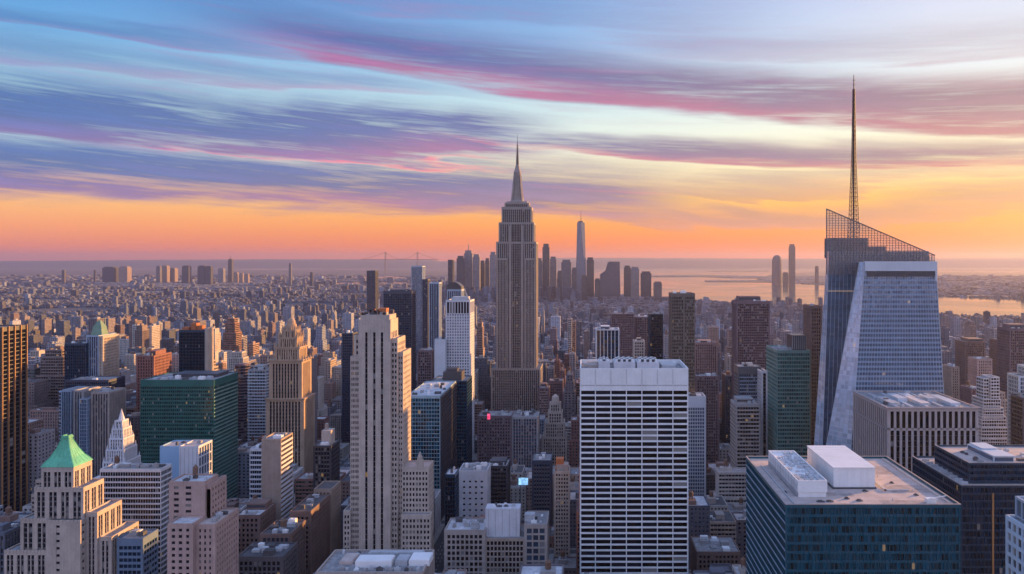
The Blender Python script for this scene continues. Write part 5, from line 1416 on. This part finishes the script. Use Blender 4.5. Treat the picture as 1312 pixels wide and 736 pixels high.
def city_obj(name, bx, cols, label, cat, group=None):
    b = np.array(bx, float); ox, oy = (b[:, 0].min() + b[:, 1].max()) / 2, (b[:, 2].min() + b[:, 3].max()) / 2
    o = link(name, boxes_mesh(name, b - np.array([ox, ox, oy, oy, 0, 0]), CITY, cols), None, (ox, oy, 0))
    tag(o, label, cat, group)
    return o
rnd = random.Random(11)
for (a, c, t_, D, lab) in CITYLIST:
    if 560 < a < 870: D = D * .87
    x0, x1, z1 = X(a, D), X(c, D), Z(t_, D); dp = (x1 - x0) * .9
    k = rnd.choice([.07, .10, .14, .2]); col = (k * 1.05, k, k * 1.1)
    if 'pink' in lab or 'orange' in lab or 'cream' in lab: col = (.3, .22, .19)  # for the orange-lit towers, warm sunlight is put into the base colour
    if 'dark' in lab: col = (.05, .055, .075)
    w = x1 - x0
    bx = [(x0, x1, D, D + dp, 0, z1 - (z1 * .06))]
    bx.append((x0 + w * .12, x1 - w * .12, D + dp * .1, D + dp * .9, z1 * .93, z1))
    if 'masted' not in lab and ('mast' in lab or 'tip' in lab): bx.append((x0 + w * .45, x0 + w * .53, D + dp * .4, D + dp * .5, z1 - 1, z1 + w * .7))
    where = 'downtown across from camera' if False else ''
    city_obj('tower', bx, [col] * len(bx), ('downtown ' if 585 <= a < 860 else 'distant ') + lab if not lab.startswith(('tallest', 'lone')) else lab, 'tower', 'towers of the downtown skyline' if 585 <= a < 860 else ('towers across the river' if a > 860 else 'towers on the far left skyline'))
    HEROES.append((a, c, D, D + dp, t_, 368, None, (x0, x1, D, D + dp, z1)))


def taper_tower():
    D = 5350; cx, cy = X(744.3, D), D + 30
    r0, r1 = 37, 26; zt = Z(285, D)
    V = []
    for i in range(8): a = math.pi / 4 * i + math.pi / 8
    base = [(-1, -1), (1, -1), (1, 1), (-1, 1)]
    V = [(cx + u * r0, cy + v * r0, 0) for u, v in base] + [(cx + u * r0, cy + v * r0, 60) for u, v in base]
    V += [(cx, cy - r1, zt), (cx + r1, cy, zt), (cx, cy + r1, zt), (cx - r1, cy, zt)]
    F = [(0, 1, 5, 4), (1, 2, 6, 5), (2, 3, 7, 6), (3, 0, 4, 7), (4, 5, 8), (5, 6, 9), (6, 7, 10), (7, 4, 11), (5, 9, 8), (6, 10, 9), (7, 11, 10), (4, 8, 11), (8, 9, 10, 11)]
    root = bpy.data.objects.new('tapering_tower', None); COL.objects.link(root); root.location = (cx, cy, 0)
    tag(root, 'tapering glass tower with a thin spire, tallest of the downtown skyline', 'skyscraper')
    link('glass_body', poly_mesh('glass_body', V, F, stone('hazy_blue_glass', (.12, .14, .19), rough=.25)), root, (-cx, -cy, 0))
    link('spire', poly_mesh('spire', *join([frustum(cx, cy, zt - 1, Z(268, D), 2.6, .8, 8), frustum(cx, cy, zt, zt + 9, 20, 20, 16)]), STEEL), root, (-cx, -cy, 0))
    HEROES.append((739, 749.5, D, D + 66, 285, 372, None, (cx - r0, cx + r0, D, D + 66, zt)))
    # wedge-roofed riverside block
    D = 5200; V = []
    pts = [(769, 373), (769, 352), (776, 347), (779, 337), (781, 335.5), (794, 335.5), (795, 373)]
    n = len(pts)
    V = [(X(a, D), D, Z(b_, D) if b_ < 373 else 0) for a, b_ in pts] + [(X(a, D), D + 90, Z(b_, D) if b_ < 373 else 0) for a, b_ in pts]
    F = [tuple(reversed(range(n))), tuple(range(n, 2 * n))] + [(i, (i + 1) % n, n + (i + 1) % n, n + i) for i in range(n)]
    V = [(v[0] - X(782, D), v[1] - D, v[2]) for v in V]
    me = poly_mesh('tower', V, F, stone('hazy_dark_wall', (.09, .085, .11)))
    o = link('tower', me, None, (X(782, D), D, 0)); tag(o, 'dark downtown block with a sloping left shoulder beside the bright river', 'tower', 'towers of the downtown skyline')
    HEROES.append((769, 795, D, D + 90, 336, 372, None, (X(769, D), X(795, D), D, D + 90, 250)))
    # rounded tower across the river
    D = 8600; cx = X(996.5, D)
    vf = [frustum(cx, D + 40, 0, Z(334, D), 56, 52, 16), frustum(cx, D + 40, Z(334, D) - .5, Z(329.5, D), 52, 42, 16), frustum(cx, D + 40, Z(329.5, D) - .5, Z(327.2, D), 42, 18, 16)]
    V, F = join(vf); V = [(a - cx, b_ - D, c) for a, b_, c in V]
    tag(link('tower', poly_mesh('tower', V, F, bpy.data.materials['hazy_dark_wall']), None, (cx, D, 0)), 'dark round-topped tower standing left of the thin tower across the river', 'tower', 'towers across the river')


taper_tower()


def bridge():
    D = 15500
    root = bpy.data.objects.new('suspension_bridge', None); COL.objects.link(root); root.location = (X(500, D), D, 0)
    tag(root, 'faint distant suspension bridge on the left horizon before the downtown cluster', 'bridge')
    o = (-X(500, D), -D, 0)
    m = stone('bridge_steel', (.10, .09, .11))
    zt, zd = Z(323.5, D), Z(332.5, D)
    for px in (494, 535):
        x = X(px, D)
        link('bridge_tower', poly_mesh('bridge_tower', *join([box_vf(x - 13, x - 6, D - 12, D + 12, 0, zt), box_vf(x + 6, x + 13, D - 12, D + 12, 0, zt), box_vf(x - 13, x + 13, D - 10, D + 10, zt - 26, zt - 8)]), m), root, o)
    link('deck', poly_mesh('deck', *box_vf(X(462, D), X(562, D), D - 15, D + 15, zd - 9, zd), m), root, o)
    cb = []
    def cable(a, za, c, zc, sag, n=14):
        P = [(X(a + (c - a) * i / n, D), za + (zc - za) * i / n - sag * 4 * (i / n) * (1 - i / n)) for i in range(n + 1)]
        for (p, q) in zip(P, P[1:]): cb.append(bar_vf((p[0], D - 14, p[1]), (q[0], D - 14, q[1]), 2.6))
    cable(494, zt, 535, zt, zt - zd - 6); cable(464, zd, 494, zt, 12); cable(535, zt, 560, zd, 12)
    link('cable', poly_mesh('cable', *join(cb), m), root, o)


bridge()

# ================================================================== THE CITY BETWEEN
LIMITS = []
for h in HEROES:
    lo, hi, d0, d1, yt, yb, ref, f = h
    LIMITS.append((lo, hi, d0, yb))


def top_limit(x0, x1, y):
    """lowest allowed height so nothing climbs in front of a landmark"""
    a, b = PX(x0, y), PX(x1, y)
    a2, b2 = PX(x0, y + 30), PX(x1, y + 30)
    a, b = min(a, a2), max(b, b2)
    lim = 352 if y > 2500 else (404 if y > 1500 else 448)
    if y > 2500 and a > 750: lim = 381
    if y > 2500 and a > 1060: lim = 398 if y < 4000 else 352
    for lo, hi, d0, yb in LIMITS:
        if d0 > y and lo - 1 < b and hi + 1 > a: lim = max(lim, yb)
    return lim


def clear_of_landmarks(x0, x1, y0, y1, m=5):
    for h in HEROES:
        f = h[7]
        if x0 < f[1] + m and x1 > f[0] - m and y0 < f[3] + m and y1 > f[2] - m: return False
    return True


PAL = [(.30, .20, .17), (.24, .12, .10), (.36, .28, .23), (.42, .36, .32), (.20, .15, .14), (.14, .12, .13), (.50, .47, .46), (.28, .25, .26), (.34, .22, .18), (.10, .11, .14), (.46, .40, .36), (.22, .24, .28)]
PALN = ['brown brick', 'red brick', 'buff brick', 'pale stone', 'dark brown brick', 'dark grey', 'whitish', 'grey concrete', 'reddish tan brick', 'slate blue', 'cream stone', 'blue-grey']
rnd = random.Random(21)
FILL = []       # dicts
AVE, BW, ST, BH = 26, 150, 17, 62
yrow = 470
blocks = []
while yrow < 2700:
    Ymid = yrow + BH / 2
    bx = -math.ceil((.80 * (yrow + 90)) / (BW + AVE)) * (BW + AVE) + 60
    while bx < .66 * (yrow + 90):
        blocks.append((bx, bx + BW, yrow, yrow + BH))
        for r_ in range(2):
            y0 = yrow + r_ * (BH / 2 + .5); y1 = y0 + BH / 2 - .5
            x = bx
            while x < bx + BW - 8:
                big = rnd.random()
                w = rnd.uniform(12, 24) if big < .6 else rnd.uniform(24, 46)
                if yrow > 1200: w *= .68
                w = min(w, bx + BW - x)
                x0, x1 = x, x + w - .6; x += w
                if w < 7: continue
                d1 = y1 if rnd.random() < .7 else y1 - rnd.uniform(3, 10)
                med = 52 if yrow < 1300 else (36 if yrow < 1900 else 24)
                h = med * math.exp(rnd.gauss(0, .42))
                if rnd.random() < (.14 if yrow < 1500 else .05): h = rnd.uniform(80, 150) if yrow < 1700 else rnd.uniform(60, 110)
                hm = CAMZ - (top_limit(x0, x1, y0) - HY) * y0 / 1000 - 4
                if h > hm: h = hm * rnd.uniform(.75, 1.0) if hm > 10 else 0
                if h < 8: h = rnd.uniform(9, 16) if hm > -20 else 0
                if PY(h, y0) > 745 and PY(h, d1) > 745: continue
                if h <= 0 or not clear_of_landmarks(x0, x1, y0, d1, 2): continue
                px0, px1 = PX(x0, y0), PX(x1, y0)
                if max(px1, PX(x1, d1)) < -30 or min(px0, PX(x0, d1)) > 1342: continue
                if is_water(x0, y1): continue
                FILL.append(dict(b=(x0, x1, y0, d1, h), c=rnd.randrange(len(PAL)), near=True, st=rnd.randrange(4), j=rnd.uniform(.8, 1.2)))
        bx += BW + AVE
    yrow += BH + ST
# beyond: looser lots, growing with distance
yrow = 2720
while yrow < 13500:
    s = 23 if yrow < 4200 else (30 if yrow < 6500 else (46 if yrow < 9000 else 80))
    gap = s * .35
    x = -.80 * yrow
    while x < .62 * yrow:
        w = s * rnd.uniform(.5, 1.15); x0 = x + rnd.uniform(0, gap); x1 = x0 + w; x += s * rnd.uniform(.9, 1.5)
        y0 = yrow + rnd.uniform(-s * .3, s * .3); y1 = y0 + s * rnd.uniform(.5, .9)
        if is_water(x0, y0) or is_water(x1, y1) or is_water(x0, y1): continue
        clump = .5 + .5 * math.sin(x * .0021 + yrow * .0013) * math.sin(x * .0009 - yrow * .0031 + 2)
        h = (9 + 5 * clump) * math.exp(rnd.gauss(0, .35)) + (rnd.uniform(15, 50) if rnd.random() < .09 * clump ** 3 + .004 else 0)
        if .5 + .5 * math.sin(x * .0033 + 1) * math.sin(yrow * .0041 + x * .001) < .22 and not (560 < PX(x0, y0) < 860): continue
        if PX(x0, y0) > 560 and PX(x0, y0) < 860 and 4800 < y0 < 6500: h = h * 1.5 + (rnd.uniform(20, 90) if rnd.random() < .3 else 0)
        hm = CAMZ - (top_limit(x0, x1, y0) - HY) * y0 / 1000
        h = min(h, max(hm, 8)); 
        if not clear_of_landmarks(x0, x1, y0, y1, 2): continue
        FILL.append(dict(b=(x0, x1, y0, y1, h), c=rnd.randrange(len(PAL)), near=False, st=0, j=rnd.uniform(.7, 1.25)))
    yrow += s * 1.15

# which ones show largest: paint ids far to near
RW, RH = 656, 368
ids = np.full((RH, RW), -1, int)
items = [(f['b'][2], i, f['b']) for i, f in enumerate(FILL)] + [(h[7][2], -2, h[7]) for h in HEROES]
items.sort(key=lambda q: -q[0])
for _, i, (x0, x1, y0, y1, h) in items:
    a = min(PX(x0, y0), PX(x0, y1)) / 2; c = max(PX(x1, y0), PX(x1, y1)) / 2
    t_ = min(PY(h, y0), PY(h, y1)) / 2; bt = PY(0, y0) / 2
    xa, xb, ya, yb = int(max(0, round(a))), int(min(RW, round(c))), int(max(0, round(t_))), int(min(RH, round(bt)))
    if xb > xa and yb > ya: ids[ya:yb, xa:xb] = i
cnt = np.bincount(ids[ids >= 0].ravel(), minlength=len(FILL))
order = np.argsort(-cnt)
SHOW = [int(i) for i in order[:285] if cnt[i] >= 3]
showset = set(SHOW)
for i, f in enumerate(FILL): f['area'] = int(cnt[i])

FW = [stone('block_wall_%s' % n.replace(' ', '_'), c, var=.25) for n, c in zip(PALN, PAL)]
ORD = ['first', 'second', 'third', 'fourth', 'fifth', 'sixth', 'seventh', 'eighth', 'ninth', 'tenth', 'eleventh', 'twelfth', 'thirteenth', 'fourteenth', 'fifteenth', 'sixteenth']
REFS = [(h[0], h[1], h[4], h[5], h[2], h[6]) for h in HEROES if h[6]]
best = {}
for r in REFS:
    k = r[5]
    if k not in best: best[k] = list(r)
    else:
        q = best[k]; q[0] = min(q[0], r[0]); q[1] = max(q[1], r[1]); q[2] = min(q[2], r[2]); q[3] = max(q[3], r[3])
REFS = list(best.values())
slots = {}
for i in SHOW:
    x0, x1, y0, y1, h = FILL[i]['b']
    vis = np.argwhere(ids == i)
    cy_, cx_ = vis.mean(0) * 2
    bestd = None
    for r in REFS:
        dx = max(r[0] - cx_, 0, cx_ - r[1]); dy = max(r[2] - cy_, 0, cy_ - min(r[3], 736))
        d_ = math.hypot(dx, dy)
        if bestd is None or d_ < bestd[0]:
            if dx == 0 and cy_ >= r[3] - 30: side = 'below'
            elif dx == 0: side = 'above'
            else: side = 'left of' if cx_ < r[0] else 'right of'
            bestd = (d_, r[5], side)
    FILL[i]['pc'] = (cx_, cy_)
    slots.setdefault((bestd[1], bestd[2]), []).append((bestd[0], i))
for (ref, side), lst in slots.items():
    lst.sort()
    per = {}
    for d_, i in lst:
        f = FILL[i]; h = f['b'][4]
        kind = 'low' if h < 28 else ('mid-height' if h < 65 else 'tall')
        desc = '%s %s block' % (kind, PALN[f['c']])
        per.setdefault(desc, []).append(i)
    for desc, li in per.items():
        for n_, i in enumerate(li):
            FILL[i]['label'] = '%s %s the %s' % (desc, side, ref) if len(li) == 1 else '%s %s the %s, %s nearest' % (desc, side, ref, ORD[n_] if n_ else 'the')


def flat_boxes(f):
    x0, x1, y0, y1, h = f['b']; r = random.Random(int(x0 * 31 + y0 * 17))
    b = [(x0, x1, y0, y1, 0, h)]
    w, d = x1 - x0, y1 - y0
    if h > 60 and r.random() < .6:
        b = [(x0, x1, y0, y1, 0, h * .7), (x0 + w * .12, x1 - w * .12, y0 + d * .1, y1 - d * .1, h * .7 - 1, h)]
    t_ = h
    if f['b'][2] < 6000:
        for k in range(r.randrange(1, 4)):
            a, c = r.uniform(.05, .6), r.uniform(.05, .6)
            b.append((x0 + w * a, x0 + w * (a + .12 + .2 * r.random()), y0 + d * c, y0 + d * (c + .2 + .15 * r.random()), t_ - .5, t_ + r.uniform(2, 5)))
    return b


tank_mesh = {}
def shared_tank():
    if 'm' not in tank_mesh:
        vf = [frustum(0, 0, 3, 6.6, 1.9, 1.9, 12), frustum(0, 0, 6.58, 8.2, 2.0, .1, 12)]
        for a in (-1, 1):
            for c in (-1, 1): vf.append(bar_vf((a * 1.3, c * 1.3, -.2), (a * 1.15, c * 1.15, 3.1), .14))
        tank_mesh['m'] = poly_mesh('water_tank', *join(vf), WOOD)
    return tank_mesh['m']


def block_building(f):
    """a mid-rise with piers, spandrels, glazing, parapet, roof house and sometimes a tank"""
    x0, x1, y0, y1, h = f['b']; r = random.Random(int(x0 * 31 + y0 * 17))
    ox, oy = (x0 + x1) / 2, (y0 + y1) / 2
    root = bpy.data.objects.new('building', None); COL.objects.link(root); root.location = (ox, oy, 0)
    tag(root, f['label'], 'building', 'city blocks between the landmark towers')
    X0, X1, Y0, Y1 = x0 - ox, x1 - ox, y0 - oy, y1 - oy
    st = f['st']; wm = FW[f['c']]
    bw, pw, fh, sh, pd, sd = [(3.4, 1.7, 3.6, 1.8, .3, .27), (2.8, 1.2, 3.8, 1.2, .5, .1), (3.2, .3, 3.8, 1.7, .1, .4), (4.4, 2.6, 3.5, 1.6, .2, .17)][st]
    tiers = [(X0, X1, Y0, Y1, 0, h)]
    w, d = X1 - X0, Y1 - Y0
    if h > 55 and r.random() < .65 and w > 12:
        k = r.uniform(.6, .85)
        tiers = [(X0, X1, Y0, Y1, 0, h * k), (X0 + w * .12, X1 - w * .12, Y0 + d * .08, Y1 - d * .12, h * k - 1, h)]
        if h > 90 and r.random() < .6: tiers.append((X0 + w * .22, X1 - w * .22, Y0 + d * .18, Y1 - d * .22, h - 1, h + 9))
    walls, glz, roofs = [], [], []
    for (a0, a1, c0, c1, z0, z1) in tiers:
        i_ = .35
        glz.append((a0 + i_, a1 - i_, c0 + i_, c1 - i_, z0, z1 - 1.2))
        roofs.append((a0 + .5, a1 - .5, c0 + .5, c1 - .5, z1 - 1.25, z1 - 1.1))
        zt = z1 - 2.2
        zlow = max(z0, Z(780, y0) if y0 < 700 else z0)
        for fc in 'FRLB':
            W = (a1 - a0) if fc in 'FB' else (c1 - c0)
            pdd = pd if fc in 'FB' else pd - .02; sdd = sd if fc in 'FB' else sd - .02
            e = pd if fc in 'FB' else 0
            def bx(u0, u1, n0, n1, a, b):
                if fc == 'F': return (a0 + u0, a0 + u1, c0 - n1, c0 - n0, a, b)
                if fc == 'B': return (a0 + u0, a0 + u1, c1 + n0, c1 + n1, a, b)
                if fc == 'R': return (a1 + n0, a1 + n1, c0 + u0, c0 + u1, a, b)
                return (a0 - n1, a0 - n0, c0 + u0, c0 + u1, a, b)
            walls.append(bx(-e, W + e, -.5, max(pdd, sdd) + .05, zt, z1))
            if fc == 'B' or (fc in 'RL' and r.random() < .3):
                walls.append(bx(-e, W + e, -.5, pdd, z0, zt)); continue
            nb = max(1, round(W / bw)); bay = W / nb
            for k in range(nb + 1):
                u = k * bay
                u0, u1 = max(-e, u - pw / 2 - (e if k == 0 else 0)), min(W + e, u + pw / 2 + (e if k == nb else 0))
                walls.append(bx(u0, u1, -.5, pdd, z0, zt + .05))
            nf = max(1, round((zt - z0) / fh)); q = (zt - z0) / nf
            for k in range(nf):
                if z0 + k * q + q < zlow: continue
                walls.append(bx(-e * .2, W + e * .2, -.5, sdd, z0 + k * q, z0 + k * q + sh))
    link('wall', boxes_mesh('wall', walls, wm), root)
    link('glazing', boxes_mesh('glazing', glz, CG[(f['c'] + st) % 4]), root)
    rm_ = r.choice([ROOF_G, ROOF_D, ROOF_G, ROOF_L, ROOF_T])
    for q_ in roofs: link('roof', boxes_mesh('roof', [q_], rm_), root)
    a0, a1, c0, c1, z0, z1 = tiers[-1]; w, d = a1 - a0, c1 - c0; zr = z1 - 1.1
    u, v = r.uniform(.1, .5), r.uniform(.1, .5)
    ph = (a0 + w * u, a0 + w * (u + .35), c0 + d * v, c0 + d * (v + .35))
    link('roof_house', boxes_mesh('roof_house', [(*ph, zr - .1, zr + r.uniform(3, 5.5))], r.choice([wm, GREYB, LIME_D, BROWN])), root)
    un = []
    for k in range(r.randrange(2, 6)):
        s1, s2 = r.uniform(.04, .8), r.uniform(.04, .8)
        q = (a0 + 1 + (w - 4) * s1, c0 + 1 + (d - 4) * s2)
        if ph[0] - 3 < q[0] < ph[1] + .3 and ph[2] - 3 < q[1] < ph[3] + .3: continue
        un.append((q[0], q[0] + r.uniform(1.2, 3), q[1], q[1] + r.uniform(1.2, 2.6), zr - .1 - .01 * k, zr + r.uniform(1, 2.2)))
    for k in un: link('roof_unit', boxes_mesh('roof_unit', [k], r.choice([HVAC, HVAC_W, GREYB])), root)
    if r.random() < .4: link('water_tank', shared_tank(), root, ((ph[0] + ph[1]) / 2, (ph[2] + ph[3]) / 2, zr + 2.6))


mass, mcol, farmass, fcol = [], [], [], []
for i, f in enumerate(FILL):
    col = [min(.75, c * f['j']) for c in PAL[f['c']]]
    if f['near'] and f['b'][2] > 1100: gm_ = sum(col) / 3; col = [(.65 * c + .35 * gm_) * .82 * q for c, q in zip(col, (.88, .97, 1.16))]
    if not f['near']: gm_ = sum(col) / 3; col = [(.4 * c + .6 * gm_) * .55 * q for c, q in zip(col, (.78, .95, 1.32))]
    if i in showset:
        if f['b'][2] < 1750 and f['area'] >= 6: block_building(f)
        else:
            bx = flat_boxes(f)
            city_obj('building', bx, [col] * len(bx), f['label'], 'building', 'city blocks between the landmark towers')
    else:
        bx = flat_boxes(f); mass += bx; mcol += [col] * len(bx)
tag(link('distant_city', boxes_mesh('distant_city', mass, CITY, mcol)), kind='stuff', label='dense mass of distant city blocks stretching to the river')

# pavements of the near blocks and painted lane lines on the avenues between them
pv = [(a - 3.5, c + 3.5, e - 3.5, f_ + 3.5, .0, .15) for a, c, e, f_ in blocks if e < 1800]
link('pavement', boxes_mesh('pavement', pv, stone('paving', (.22, .21, .20), streak=False)))['kind'] = 'structure'
xs = sorted({a for a, c, e, f_ in blocks})
mk = []
for a in xs:
    for off in (-AVE / 2 - 3.2, -AVE / 2, -AVE / 2 + 3.2):
        y = 620
        while y < 1700:
            mk.append((a + off - .09, a + off + .09, y, y + 3.2, .0, .012)); y += 9
link('road_markings', boxes_mesh('road_markings', mk, stone('road_paint', (.75, .74, .70), streak=False)))['kind'] = 'structure'

# ================================================================== HAZE
hm = bpy.data.materials.new('haze'); hm.use_nodes = True
g = N(hm.node_tree); g.n.clear()
pvn = g.new('ShaderNodeVolumePrincipled')
pvn.inputs['Color'].default_value = (.44, .46, .72, 1)
pvn.inputs['Density'].default_value = 2.8e-5
pvn.inputs['Anisotropy'].default_value = .4
o = g.new('ShaderNodeOutputMaterial'); g.l.new(pvn.outputs[0], o.inputs['Volume'])
HX = 42000
link('haze', poly_mesh('haze', *box_vf(-HX, HX, -2900, HX, -1, 640), hm))['kind'] = 'stuff'
print('objects', len(bpy.data.objects), 'fill', len(FILL), 'shown', len(SHOW), 'windows', len([o for o in bpy.data.objects if o.name.startswith('window')]))
